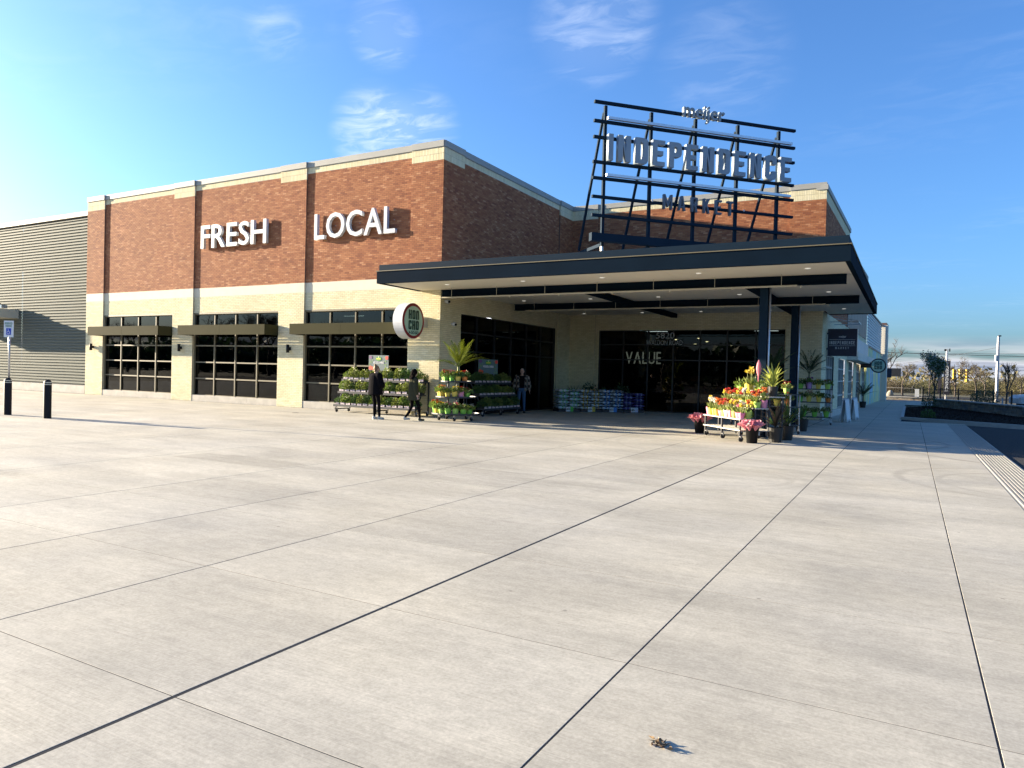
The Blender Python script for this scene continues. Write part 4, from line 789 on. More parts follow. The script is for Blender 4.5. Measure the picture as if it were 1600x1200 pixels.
# local x runs along the front edge, local y into the stand
for z, y0, y1 in ((.30, 0, 1.0), (.58, 0, .42), (.86, .43, .80), (1.16, .81, 1.25)):
    n = max(2, round((y1 - y0) / .13))
    for k in range(n): p = MB(); a = y0 + (y1 - y0) * k / n; p.box(0, LEN, a + .006, y0 + (y1 - y0) * (k + 1) / n - .006, z - .025, z); p.build('slat', wood_pale, st)
for x in (.06, LEN / 2, LEN - .06):
    for y, h in ((.05, .55), (.45, .83), (.83, 1.13), (1.2, 1.13)): p = MB(); p.box(x - .025, x + .025, y - .02, y + .02, .14, h); p.build('upright', steel_dark, st)
    castor(st, x, .08, .065); castor(st, x, 1.12, .065)
def SP(x, y, z): v = S0 + E1 * x + E2 * y; return (v.x, v.y, z)
tc = ['yellow', 'yellow', 'orange', 'white', 'yellow', 'red', 'white', 'pink', 'red', 'orange']; pc_ = ['pink', 'yellow', 'lime', 'yellow', 'pink', 'lime', 'cream', 'pink', 'lime', 'pink']
for r_, (z, y, n, nm) in enumerate(((.58, .11, 11, 'front row of lowest step'), (.58, .30, 10, 'back row of lowest step'), (.86, .54, 10, 'front row of middle step'), (.86, .72, 9, 'back row of middle step'))):
    for i in range(n):
        fl = tc[(i * 3 + r_ * 2) % 10] if r_ < 2 else ['red', 'orange', 'yellow', 'red', 'orange', 'red', 'yellow', 'red', 'white', 'yellow'][(i + r_) % 10]; pc = pc_[(i + r_ * 3) % 10] if r_ != 2 or i < 8 else ('yellow', 'lime')[i % 2]
        potted(SP(.1 + i * (LEN - .2) / (n - 1), y, z), pc, fl, '%s tulips in %s pot, %s from left, %s, long stand' % (fl, pc, ORD[i], nm), 'tulips on the long stand', tulip=True, sc=1.0)
big = [(.25, 'green', BUSH[3], 1.4, 'green pot of dark leaves at the left end of the long stand'), (1.35, 'lime', BUSH[0], 1.25, 'pale green pot of leaves on the top step of the long stand')]
for x, pc, ms, sc, lab in big:
    t = thing('potted_plant', lab, 'plant', SP(x, 1.0, 1.16)); t.scale = (sc,) * 3; recolor(put('pot', POT, t), pots[pc]); put('foliage', ms, t)
t = potted(SP(.72, 1.0, 1.16), 'yellow', 'yellow', 'tall yellow daffodils in a yellow pot on the top step of the long stand', None, tulip=True, sc=1.7, name='potted_daffodils')
t = thing('potted_bromeliad', 'dark pot with one tall pink flower spike on the top step of the long stand', 'plant', SP(1.05, 1.05, 1.16)); put('pot', POTB, t); put('foliage', strap_mesh(14, .45, .05, leaf_g[3]), t, (0, 0, .2)); p = MB(); p.lathe([(.012, 0), (.02, .32), (.055, .42), (.07, .52), (.05, .66), (.005, .76)], 10, rfun=lambda a, j: 1 if j < 2 else abs(math.cos(a)) * .7 + .3); p.build('blossom', petal['pink'], t, True, (0, 0, .2))
t = thing('potted_dracaena', 'striped yellow-green dracaena in a tall dark pot on the long stand by the column', 'plant', SP(1.78, 1.05, 1.16)); put('pot', POTB, t); put('foliage', strap_mesh(46, .62, .055, pm('striped_leaf', (.30, .34, .07), .5, .35, 14, trans=.2)), t, (0, 0, .22))
# wrapped bouquets in black buckets
wrap = pm('pink_wrap', (.62, .22, .26), .5, .25, 14, trans=.25)
for i, (x, y, lab) in enumerate(((-3.42, 18.55, 'pink wrapped bouquets in a black bucket in front of the long stand'), (-5.28, 20.7, 'pink wrapped bouquets in a black bucket behind the left end of the long stand'))):
    t = thing('bouquet_bucket', lab, 'bucket', (x, y, 0), 0, 'buckets of pink bouquets'); m = MB(); m.lathe([(.001, 0), (.125, 0), (.165, .36), (.175, .36), (.175, .38), (.155, .38), (.14, .3), (.001, .3)], 20); m.build('bucket', black_plastic, t, True)
    for k in range(7):
        a = k * .9 + i; rr = 0 if k == 0 else .12; m = MB(); m.lathe([(.015, 0), (.07, .16), (.13, .25)], 11, c=(0, 0, 0), rfun=lambda tt, j: 1 + .22 * math.sin(5 * tt + k) * (j == 2), zfun=lambda tt, j: .035 * math.sin(4 * tt + 2 * k) * (j == 2)); o = m.build('paper_wrap', wrap, t, False, (rr * math.cos(a), rr * math.sin(a), .30)); o.rotation_euler = (-.55 * math.sin(a) * (k > 0), .55 * math.cos(a) * (k > 0), 0)
        b = put('blossom', bloom_mesh(.08, .2, 6, .035, petal[('pink', 'white', 'pink', 'orange')[k % 4]]), t, o.location); b.rotation_euler = o.rotation_euler
# big dark foliage pots on the ground
for i, (x, y, n, L, lab) in enumerate(((-2.98, 19.25, 30, .75, 'big dark red-green strap-leaved plant in a black pot right of the pink bouquets'), (-2.85, 20.2, 26, .7, 'big green strap-leaved plant in a black pot behind the red-green one'), (-2.95, 24.1, 22, .6, 'tall black pot with sparse strap leaves near the rear column'))):
    t = thing('potted_plant', lab, 'plant', (x, y, 0)); put('pot', POTBIG, t); put('foliage', strap_mesh(n, L, .07, pm('dark_red_leaf', (.07, .05, .03), .5, .4, 9) if i == 0 else leaf_g[1]), t, (0, 0, .3))
# rear shaded carts
def shelf_cart(label, loc, rz, L, D, zs, cname, rows, dx=0):
    t = thing('shelf_cart', label, 'cart', loc, rz)
    for z in zs: p = MB(); p.box(-L / 2, L / 2, -D / 2, D / 2, z - .03, z); p.build('shelf', steel_dark, t)
    for x in (-L / 2 + .03, L / 2 - .03):
        for y in (-D / 2 + .03, D / 2 - .03): p = MB(); p.box(x - .015, x + .015, y - .015, y + .015, .12, zs[-1] - .03); p.build('upright', galv, t); castor(t, x, y, .05)
    c, s = math.cos(rz), math.sin(rz)
    for ri, (z, row) in enumerate(zip(zs, rows)):
        n = len(row)
        for i, (pc, fl) in enumerate(row):
            x = -L / 2 + (i + .5) * L / n; y = -D / 2 + .13; potted((loc[0] + x * c - y * s, loc[1] + x * s + y * c, z), pc, fl, '%s pot with %s, %s from left, %s shelf, %s' % (pc, (fl + ' flowers') if fl else 'green leaves', ORD[i], ('lowest', 'middle', 'top')[ri], cname), 'pots on the rear carts', sc=1.15)
    return t
shelf_cart('shaded shelf cart of potted flowers just behind the front column', (-3.55, 22.6, 0), R(-20), 1.35, .6, (.28, .82, 1.18), 'cart behind the column', [[('green', None), ('green', None), ('black', None)], [('mauve', 'purple'), ('yellow', 'red'), ('yellow', 'white'), ('orange', 'red')], [('yellow', 'orange'), ('mauve', 'pink'), ('lime', 'red')]])
shelf_cart('shaded shelf cart of potted flowers against the pale brick corner pier', (-3.25, 28.4, 0), R(8), 1.55, .6, (.28, .82, 1.3), 'cart by the brick pier', [[('green', None), ('green', None), ('green', None), ('green', 'white')], [('yellow', None), ('green', 'yellow'), ('yellow', 'red'), ('yellow', None), ('orange', None)], [('lime', 'red'), ('green', 'yellow'), ('mauve', 'purple'), ('yellow', 'yellow'), ('lime', 'red')]])
dark_palm = palm_mesh(20, .95, leaf_g[3], .35, .020)
for i, (x, y, z, lab) in enumerate(((-3.3, 28.6, 1.3, 'dark palm standing on the cart by the pale brick pier'), (-3.75, 23.2, 1.18, 'dark palm behind the front column'), (-2.55, 49.4, 0, 'dark potted palm in a black planter far along the side wall'))):
    t = thing('potted_palm', lab, 'plant', (x, y, z), i * 1.3, 'dark palms'); put('pot', POTBIG if i == 2 else POTB, t); put('fronds', dark_palm, t, (0, 0, .2 if i < 2 else .35))
for i, (x, y) in enumerate(((-13.0, 30.75), (-12.3, 30.9), (-11.5, 30.95), (-13.5, 30.2))):
    t = thing('potted_shrub', 'dark leafy shrub behind the bag stacks, %s from the door side' % ORD[3 - i], 'plant', (x, y, 0), i, 'dark shrubs behind the bag stacks'); put('pot', POTBIG, t); f = put('foliage', strap_mesh(60, .75, .05, leaf_g[3]) if i % 2 else bush_mesh(.38, .9, 420, .11, leaf_g[3], 0), t, (0, 0, .35))
# ------------------------------------------------------------------ pallets of bagged soil
def bag_mesh():
    m = MB(); nx, ny = 8, 6; W, D, H = .56, .40, .125; k = len(m.v)
    for top in (0, 1):
        for j in range(ny + 1):
            for i in range(nx + 1):
                u, v = i / nx * 2 - 1, j / ny * 2 - 1; b = (1 - abs(u) ** 4) * (1 - abs(v) ** 4); m.v.append((u * W / 2 * (1 - .04 * (1 - abs(v))), v * D / 2, H / 2 + (1 if top else -1) * (H / 2 * (.12 + .88 * b ** .5) + .004 * math.sin(5 * u + 3 * v))))
    S = (nx + 1) * (ny + 1)
    for j in range(ny):
        for i in range(nx):
            a = k + j * (nx + 1) + i; m.f.append((a + nx + 1, a + nx + 2, a + 1, a)); m.f.append((a + S, a + S + 1, a + S + nx + 2, a + S + nx + 1)); m.mi += [0 if i in (0, 1, 4, 7) else (1 if i in (3, 6) else 2)] * 2
    for i in range(nx):
        for j in (0, ny): a = k + j * (nx + 1) + i; m.f.append((a, a + 1, a + S + 1, a + S)); m.mi.append(0)
    for j in range(ny):
        for i in (0, nx): a = k + j * (nx + 1) + i; m.f.append((a, a + nx + 1, a + S + nx + 1, a + S)); m.mi.append(0)
    return m
wh = pm('bag_white', (.62, .66, .68), .35, .1, 12)
stacks = [('green and white', (wh, pm('bag_green', (.12, .42, .06), .35, .15, 12), pm('bag_pale_blue', (.42, .55, .62), .35, .1, 9)), 7, pm('sign_green', (.08, .42, .04), .5)),
          ('yellow, black and white', (wh, pm('bag_grey', (.10, .11, .13), .35, .2, 12), pm('bag_yellow', (.55, .38, .02), .35, .15, 12)), 7, pm('sign_yellow', (.5, .36, .03), .5)),
          ('blue and white', (wh, pm('bag_navy', (.04, .06, .10), .35, .2, 12), pm('bag_blue', (.05, .22, .55), .35, .1, 12)), 7, pm('sign_blue', (.04, .2, .55), .5)),
          ('purple', (pm('bag_purple', (.07, .05, .22), .35, .2, 12), pm('bag_purple_dark', (.04, .03, .14), .35, .2, 12), pm('bag_lilac', (.30, .34, .45), .35, .2, 12)), 6, pm('sign_lilac', (.45, .5, .65), .5))]
# the row stands askew between the side wall and the doors
A0, A1 = Vector((-13.0, 27.45, 0)), Vector((-10.1, 30.1, 0)); AD = (A1 - A0).normalized(); AN = Vector((AD.y, -AD.x, 0)); ang = math.atan2(AD.y, AD.x)
pal = pm('pallet_wood', (.05, .045, .045), .8, .2, 12); SEG = (A1 - A0).length / 4
for si, (cn, mats, nl, sm) in enumerate(stacks):
    c0 = A0 + AD * (SEG * (si + .5)) - AN * .42
    t = thing('pallet', 'dark pallet under the %s bags' % cn, 'pallet', c0, ang, 'pallets under the bags'); hw = SEG / 2 - .02
    for k in range(5): p = MB(); y = -.4 + k * .2; p.box(-hw, hw, y - .07, y + .07, .09, .11); p.build('deck_board', pal, t)
    for y in (-.4, 0, .4): p = MB(); p.box(-hw, hw, y - .05, y + .05, 0, .088); p.build('runner', pal, t)
    bm = bag_mesh(); me = bm.mesh('soil_bag', list(mats), True); sx = (SEG / 2 - .015) / .56
    for l in range(nl):
        for k in range(2):
            for d in range(2):
                off = AD * ((k - .5) * SEG / 2) + AN * (.21 - d * .42); q = c0 + off
                put('soil_bag', me, None, (q.x + random.uniform(-.012, .012), q.y + random.uniform(-.012, .012), .112 + l * .121), ang + random.uniform(-.03, .03) + (math.pi if (l + k) % 2 else 0), '%s soil bag, %s layer up, %s %s of its stack' % (cn, ORD[l], ('front', 'back')[d], ('left', 'right')[k]), 'bag', 'bagged soil on pallets').scale = (sx, 1, 1)
    f = c0 + AN * .46
    t = thing('price_card', 'small price card with a coloured end leaning before the %s bags' % cn, 'sign', (f.x, f.y, .02), ang, 'price cards before the bags'); p = MB(); p.box(-.16, .03, -.01, 0, 0, .2); p.build('card', pm('card_white', (.6, .62, .62), .6, .05), t); p = MB(); p.box(.031, .17, -.01, 0, 0, .2); p.build('colour_end', sm, t)
    put('price', fit(font_mesh('letter', ('5/$10', '$10', '$11', '$5')[si], .002, black_plastic, .02), -.13, .0, .05, .15), t).location.y = -.0125
# ------------------------------------------------------------------ folding white barriers on the walk
for i, (x, y) in enumerate(((-2.2, 31.0), (-2.05, 33.4))):
    t = thing('a_frame_barrier', ('nearer', 'farther')[i] + ' of two white plastic folding barriers on the shaded walk', 'barrier', (x, y, 0), R(84), 'folding barriers')
    for s in (-1, 1):
        prof = [(-.4, 0), (-.32, 0), (-.28, .14), (-.2, 0), (-.12, .14), (0, .02), (.12, .14), (.2, 0), (.28, .14), (.32, 0), (.4, 0), (.4, .86), (.3, .95), (.2, .86), (.1, .95), (0, .86), (-.1, .95), (-.2, .86), (-.3, .95), (-.4, .86)]
        me = curve_mesh('panel', [prof], .025, white_paint); o = put('panel', me, t, (0, s * .13, 0)); o.rotation_euler = (s * .11, 0, 0)
    for xx in (-.3, .3): p = MB(); p.tube((xx, -.05, .80), (xx, .05, .80), .015, n=6); p.build('hinge', galv, t)
# ------------------------------------------------------------------ people
skin_l = pm('skin', (.50, .30, .22), .55, .06, 14); black_cloth = pm('black_cloth', (.006, .0055, .007), 1, .25, 20, .3, spec=.05); olive = pm('olive_cloth', (.048, .047, .028), 1, .15, 20, .3, spec=.05); denim = pm('denim', (.045, .10, .20), .9, .2, 18)
shoe_white = pm('pale_shoes', (.55, .52, .45), .6, .1, 12); shoe_dark = pm('dark_shoes', (.03, .035, .035), .6, .2, 12); hair_dark = pm('dark_hair', (.007, .005, .0045), .9, .3, 30, spec=.04); hair_blond = pm('blond_hair', (.22, .13, .055), .6, .35, 30); hair_grey = pm('grey_hair', (.28, .26, .24), .6, .2, 30)
def plaid():
    m = bpy.data.materials.new('plaid_cloth'); m.use_nodes = True; nt = m.node_tree; N = nt.nodes.new; L = nt.links.new; b = nt.nodes['Principled BSDF']; b.inputs['Roughness'].default_value = .9
    tc = N('ShaderNodeTexCoord'); mp = N('ShaderNodeMapping'); mp.inputs['Scale'].default_value = (9, 9, 9); L(tc.outputs['Object'], mp.inputs[0]); ck = N('ShaderNodeTexChecker'); ck.inputs['Scale'].default_value = 1; ck.inputs[1].default_value = (.30, .27, .22, 1); ck.inputs[2].default_value = (.035, .03, .03, 1); L(mp.outputs[0], ck.inputs[0])
    nz = N('ShaderNodeTexNoise'); nz.inputs['Scale'].default_value = 30; mx = N('ShaderNodeMix'); mx.data_type = 'RGBA'; mx.blend_type = 'MULTIPLY'; mx.inputs[0].default_value = .5; L(ck.outputs[0], mx.inputs[6]); L(nz.outputs[1], mx.inputs[7]); L(mx.outputs[2], b.inputs['Base Color']); return m
plaid_m = plaid()
def remeshed(name, mb, mats, parent, voxel, pick):
    o = put('tmp_shape', mb.mesh('tmp', mats[0])); md = o.modifiers.new('r', 'REMESH'); md.mode = 'VOXEL'; md.voxel_size = voxel; sm = o.modifiers.new('s', 'SMOOTH'); sm.iterations = 4; sm.factor = .5
    me = evalmesh(o); bpy.data.objects.remove(o); me.name = name; me.materials.clear()
    for m in mats: me.materials.append(m)
    for p in me.polygons: p.use_smooth = True; p.material_index = pick(p.center)
    return put(name, me, parent)
def chain(mb, pts):
    for (a, ra), (b, rb) in zip(pts, pts[1:]): mb.tube(a, b, ra, rb, 12); mb.ell(a, ra, ra, ra, 12, 8); mb.ell(b, rb, rb, rb, 12, 8)
def hand(mb, w, d, side):      # palm and five bent fingers hanging from the wrist along d
    w = Vector(w); d = Vector(d).normalized(); f = Vector((0, 1, 0)); f = (f - d * f.dot(d)).normalized(); s = d.cross(f)
    mb.ell(w + d * .05, .022, .042, .05, 10, 8)
    for k, (o, l) in enumerate(((-.030, .065), (-.010, .078), (.011, .082), (.031, .074))): b = w + d * .085 + f * o; m_ = b + d * l * .55 + s * side * .008; chain(mb, [(b, .0105), (m_, .0095), (m_ + d * l * .45 + s * side * .022, .008)])
    b = w + d * .03 + f * .036; chain(mb, [(b, .012), (b + d * .035 + f * .022, .011), (b + d * .065 + f * .028, .009)])
def person(label, loc, rz, H, legs, arms, zones, mats, lean=0, wide=1.0):
    """H height; legs, arms: (left, right) joint lists in metres for a 1.75 m figure facing +Y"""
    t = thing('person', label, 'person', loc, rz); k = H / 1.75; t.scale = (k, k, k); m = MB(); w = wide
    for a in legs: chain(m, a)
    for sd, a in zip((-1, 1), arms): chain(m, a); hand(m, a[-1][0], Vector(a[-1][0]) - Vector(a[-2][0]), sd)
    m.ell((0, 0, .96), .175 * w, .125 * w, .13, 14, 10); m.ell((0, lean * .3, 1.13), .15 * w, .11 * w, .16, 14, 10); m.ell((0, lean * .7, 1.30), .18 * w, .12 * w, .17, 14, 10); m.ell((0, lean, 1.41), .175 * w, .085, .075, 14, 10)
    chain(m, [((0, lean, 1.42), .062), ((0, lean + .01, 1.53), .055)])
    hx = Vector((0, lean + .03, 1.635)); m.ell(hx, .075, .095, .115, 16, 12); m.ell(hx + Vector((0, .03, -.06)), .055, .062, .055, 12, 8)
    m.ell(hx + Vector((0, .1, -.015)), .014, .022, .022, 8, 6)
    for s in (-1, 1): m.ell(hx + Vector((s * .077, -.005, -.005)), .012, .024, .034, 8, 6)
    remeshed('body', m, mats, t, .0105, zones)
    for s in (-1, 1): e = MB(); e.ell(hx + Vector((s * .031, .088, .012)), .011, .008, .007, 8, 6); e.build('eye', black_plastic, t)
    e = MB(); e.ell(hx + Vector((0, .088, -.062)), .026, .01, .006, 8, 6); e.build('mouth', pm('lips', (.35, .12, .1), .6), t)
    return t, hx
def leg(s, foot, knee=None, hip=.09):
    h = Vector((s * hip, 0, .93)); f = Vector(foot); kn = Vector(knee) if knee else (h + f) / 2 + Vector((0, .02, .03)); return [(h, .088), ((h * .5 + kn * .5), .075), (kn, .055), (kn * .55 + f * .45, .052), (f + Vector((0, 0, .09)), .038)], f
def shoes(t, feet, mats):
    for (f, yaw), m_ in zip(feet, mats): p = MB(); p.ell((0, .06, .035), .042, .125, .037, 12, 8); p.ell((0, -.01, .06), .038, .06, .055, 10, 8); p.box(-.038, .038, -.05, .15, .0, .02); o = p.build('shoe', m_, t, True, f, yaw)
def coat(name, t, m_, zb, rb, rt, arms, lean=0, ry=.75, voxel=.014, extra=0):
    m = MB(); n = 18
    m.lathe([(.001, zb), (rb, zb), (rb * .97, zb + .1), ((rb + rt) / 2, 1.12), (rt, 1.32), (rt * .93, 1.42), (rt * .55, 1.49), (.05, 1.51), (.001, 1.505)], n); m.v = [(x, y * ry + lean * max(0, (z - .9) / .5), z) for x, y, z in m.v]
    for a in arms: chain(m, [(q, r + .022 + extra) for q, r in a[:-1]] + [(Vector(a[-1][0]) * .85 + Vector(a[-2][0]) * .15, a[-1][1] + .02 + extra)])
    return remeshed(name, m, [m_], t, voxel, lambda c: 0)
# black top, hair in a bun, arms folded in front, seen from behind
aL = [((-.19, 0, 1.41), .055), ((-.27, .03, 1.14), .046), ((-.10, .20, 1.08), .034)]; aR = [((.19, 0, 1.41), .055), ((.27, .03, 1.14), .046), ((.10, .20, 1.10), .034)]
l1, f1 = leg(-1, (-.07, .02, 0)); l2, f2 = leg(1, (.075, .12, 0), (.08, .09, .5))
def z1(c): return 0 if (c.z > 1.47 or (abs(c.y - .24) < .09 and 1.0 < c.z < 1.2)) or c.z < .09 else 1
t, hx = person('person in loose black top and black trousers, light hair in a bun', (-14.9, 17.85, 0), R(-18), 1.72, (l1, l2), (aL, aR), z1, [skin_l, black_cloth])
coat('loose_top', t, black_cloth, .80, .30, .25, (aL, aR), extra=.04); shoes(t, ((f1, .1), (f2, -.1)), (shoe_white, shoe_white))
h = MB(); h.ell(hx + Vector((0, -.022, .022)), .085, .092, .108, 16, 10); h.ell(hx + Vector((0, -.06, .125)), .042, .042, .04, 12, 8); h.ell(hx + Vector((0, -.07, -.05)), .055, .035, .06, 10, 8); remeshed('hair', h, [hair_blond], t, .010, lambda c: 0)
# olive jacket, long dark hair, walking
aL = [((-.18, 0, 1.41), .052), ((-.235, .03, 1.13), .043), ((-.22, .16, .93), .032)]; aR = [((.18, 0, 1.41), .052), ((.235, -.04, 1.13), .043), ((.22, .02, .90), .032)]
l1, f1 = leg(-1, (-.07, -.25, .03), (-.085, -.02, .48)); l2, f2 = leg(1, (.08, .22, 0), (.085, .17, .5))
t, hx = person('person in olive jacket with long dark hair, striding to the entrance', (-13.72, 18.28, 0), R(-30), 1.62, (l1, l2), (aL, aR), lambda c: 0 if c.z > 1.47 or (abs(c.x) > .19 and c.z < .93) else 1, [skin_l, black_cloth])
coat('jacket', t, olive, .70, .245, .20, (aL, aR)); shoes(t, ((f1, .0), (f2, 0)), (shoe_white, shoe_dark))
h = MB(); h.ell(hx + Vector((0, -.02, .025)), .108, .112, .12, 16, 10); h.ell(hx + Vector((0, -.07, -.13)), .12, .075, .2, 14, 10)
for k in range(44): a = random.uniform(R(170), R(370)); r0 = random.uniform(.06, .12); x, y = r0 * math.cos(a), r0 * .8 * math.sin(a) - .03; z = random.uniform(-.36, .02); h.ell(hx + Vector((x * (1 + .25 * (z < -.15)), y - .03 * (z < -.1), z)), .042, .042, .06, 9, 6)
remeshed('hair', h, [hair_dark], t, .012, lambda c: 0)
# man at the side doors
aL = [((-.21, 0, 1.42), .06), ((-.30, .0, 1.14), .05), ((-.31, .06, .90), .036)]; aR = [((.21, 0, 1.42), .06), ((.30, .0, 1.14), .05), ((.33, .08, .90), .036)]
l1, f1 = leg(-1, (-.11, .02, 0)); l2, f2 = leg(1, (.12, .06, 0))
t, hx = person('person in plaid jacket, black shirt and blue jeans by the side doors', (-13.62, 25.3, 0), R(180 + 28), 1.78, (l1, l2), (aL, aR), lambda c: 0 if c.z > 1.47 or (abs(c.x) > .25 and c.z < .93) else (1 if c.z < .98 else 2), [skin_l, denim, black_cloth], wide=1.15)
shoes(t, ((f1, .15), (f2, -.15)), (shoe_dark, shoe_dark))
j = MB(); 
for sd, a in ((-1, aL), (1, aR)): chain(j, [(q, r + .024) for q, r in a[:-1]] + [(Vector(a[-1][0]) * .85 + Vector(a[-2][0]) * .15, a[-1][1] + .02)])
for s in (-1, 1):
    for z in (.93, 1.03, 1.14, 1.25, 1.36): j.ell((s * .15, -.005, z), .085, .155, .085, 12, 8)
for z in (.93, 1.05, 1.17, 1.29, 1.39): j.ell((0, -.075, z), .19, .075, .09, 12, 8)
remeshed('jacket', j, [plaid_m], t, .013, lambda c: 0)
h = MB(); h.ell(hx + Vector((0, -.018, .03)), .082, .092, .10, 16, 10); remeshed('hair', h, [hair_grey], t, .010, lambda c: 0)
# ------------------------------------------------------------------ beyond the walk
stone = [pm('wall_stone_%d' % i, c, .9, .25, 6, .4) for i, c in enumerate(((.22, .20, .17), (.30, .27, .22), (.16, .16, .16), (.26, .21, .16)))]
sm = MB(); sm.hexa([(-.5, -.5, 0), (.5, -.5, 0), (.5, .5, 0), (-.5, .5, 0), (-.49, -.47, 1), (.49, -.47, 1), (.49, .5, 1), (-.49, .5, 1)]); stone_me = [sm.mesh('stone', s) for s in stone]
def stone_wall(label, a, b, h, rows, L, cap):
    a, b = Vector((*a, 0)), Vector((*b, 0)); d = (b - a).normalized(); n = (b - a).length; ang = math.atan2(d.y, d.x); t = thing('stone_wall', label, 'wall', a, ang)
    for r in range(rows):
        x = 0
        while x < n - .05:
            l = min(L * random.uniform(.6, 1.3), n - x); o = put('stone', random.choice(stone_me), t, (x + l / 2, random.uniform(-.015, .015), r * h / rows)); o.scale = (l - .012, .32, h / rows - .01); x += l
    c = int(n / 1.2)
    for k in range(c): p = MB(); p.box(k * n / c + .004, (k + 1) * n / c - .004, -.21, .21, h, h + .07); p.build('cap_stone', cap, t)
stone_wall('low stone planting wall behind the mulch bed', (1.55, 56.5), (5.15, 44.3), .52, 4, .5, kerb_m)
stone_wall('low stone planting wall running off at the right edge', (5.2, 44.2), (13.5, 38.0), .52, 4, .6, kerb_m)
stone_wall('low far stone wall closing the end of the walk', (-2.6, 76.2), (1.9, 76.2), .26, 2, .6, kerb_m)
# black picket fence in bays
fm_ = pm('fence_black', (.012, .012, .013), .5, .1)
FP = [(-2.2, 80), (-.6, 77.5), (1.0, 73.5), (2.2, 69.5), (3.3, 66), (4.3, 63), (5.1, 60.4), (5.9, 57.8), (6.9, 55), (8.2, 52)]
fen = thing('picket_fence', 'black metal picket fence beyond the planting bed', 'fence', (0, 0, 0))
for (x0, y0), (x1, y1) in zip(FP, FP[1:]):
    p = MB(); p.box(x0 - .04, x0 + .04, y0 - .04, y0 + .04, -.05, 1.3); p.build('post', fm_, fen)
    for z in (.22, 1.12): p = MB(); p.bar((x0, y0, z), (x1, y1, z), .035); p.build('rail', fm_, fen)
    n = 20
    for k in range(1, n): u = k / n; p = MB(); x, y = x0 + (x1 - x0) * u, y0 + (y1 - y0) * u; p.box(x - .01, x + .01, y - .01, y + .01, .08, 1.2); p.build('picket', fm_, fen)
# banner tower
t = thing('banner_tower', 'tall narrow dark banner tower with vertical lettering behind the pear tree', 'sign', (3.2, 85, 0)); p = MB(); p.box(-.27, .27, -.1, .1, .5, 3.95); p.build('panel', pm('banner_black', (.014, .013, .02), .6, .1), t); p = MB(); p.tube((-.05, .18, 0), (-.05, .18, 5.15), .09, n=10); p.build('mast', galv, t); p = MB(); p.box(.12, .22, .05, .25, 4.9, 5.2); p.box(-.3, -.12, .1, .3, 4.95, 5.15); p.build('mast_head', black_plastic, t)
me = font_mesh('letter', 'INDEPENDENCE', .01, sign_text, .0); fit(me, 0, 2.9, 0, .26); me.transform(Matrix.Rotation(R(90), 4, 'Y')); o = put('lettering', me, t, (-.13, -.11, 3.75))
t = thing('banner_tower', 'second dark banner panel just left of the banner tower', 'sign', (2.62, 86, 0)); p = MB(); p.box(-.17, .17, -.05, .05, .6, 3.45); p.build('panel', pm('banner_black'  , (0, 0, 0)), t); p = MB(); p.tube((0, .1, 0), (0, .1, 3.5), .05, n=8); p.build('mast', steel_dark, t)
t = thing('light_pole', 'tall pale square light pole beyond the fence', 'pole', (7.35, 84, 0), R(30)); t.scale = (.8, .8, 1.165); p = MB(); p.hexa([(-.13, -.13, 0), (.13, -.13, 0), (.13, .13, 0), (-.13, .13, 0), (-.10, -.10, 5.45), (.10, -.10, 5.45), (.10, .10, 5.45), (-.10, .10, 5.45)]); p.build('shaft', pm('pole_grey', (.42, .41, .42), .6, .1), t); p = MB(); p.box(-.05, .3, -.06, .06, 5.46, 5.56); p.build('head', steel_dark, t); p = MB(); p.box(-.3, .3, -.3, .3, -.06, .08); p.build('footing', kerb_m, t); p = MB(); p.box(-.32, -.14, -.1, .1, 3.4, 3.9); p.build('box', galv, t)
# signals on a span wire, with the other lines
wire = pm('wire_dark', (.03, .03, .035), .7, .05); sig_y = pm('signal_yellow', (.62, .36, .03), .5, .08)
def line(name, label, a, b, sag, r=.012):
    m = MB(); a, b = Vector(a), Vector(b); pts = [a.lerp(b, i / 16) - Vector((0, 0, sag * (1 - (i / 8 - 1) ** 2))) for i in range(17)]
    for p, q in zip(pts, pts[1:]): m.tube(p, q, r, n=4, caps=False)
    return m.build(name, wire, None, label=label, cat='wire')
for i, (x, h) in enumerate(((5.3, 1.35), (6.0, 1.35), (6.75, 1.75))):
    t = thing('traffic_signal', '%s of three yellow traffic signals hanging beyond the fence' % ('leftmost', 'middle', 'rightmost')[i], 'signal', (x, 118, 2.35 - (h - 1.35)), R(25 + 20 * i), 'traffic signals'); p = MB(); p.box(-.18, .18, -.12, .12, 0, h); p.build('housing', sig_y, t)
    for k in range(3 if h < 1.5 else 4): z = .22 + k * .42; p = MB(); p.tube((0, -.13, z), (0, -.3, z + .02), .15, .14, 12, False); p.build('visor', black_plastic, t); p = MB(); p.tube((0, -.121, z), (0, -.14, z), .12, n=12); p.build('lens', pm('signal_lens_%d' % k, ((.05, .3, .1), (.3, .2, .03), (.25, .02, .02), (.25, .02, .02))[k], .3), t)
    p = MB(); p.tube((0, 0, h), (0, 0, h + .7), .03, n=6); p.build('hanger', steel_dark, t)
line('span_wire', 'wire carrying the three traffic signals', (-30, 118, 5.6), (36, 118, 5.6), 1.0)
for i, (z0, z1, y) in enumerate(((8.0, 5.9, 130), (6.4, 6.8, 112), (5.0, 5.9, 140), (4.4, 4.9, 122), (3.6, 4.2, 128), (7.2, 5.2, 108))): line('power_line', '%s overhead line from the top crossing the sky beyond the fence' % ORD[i], (-40, y, z0), (60, y, z1), .9, .018)
line('power_line', 'slanting line running to the top of the pale light pole', (7.35, 84, 5.3), (-14, 112, 2.2), .3, .014)
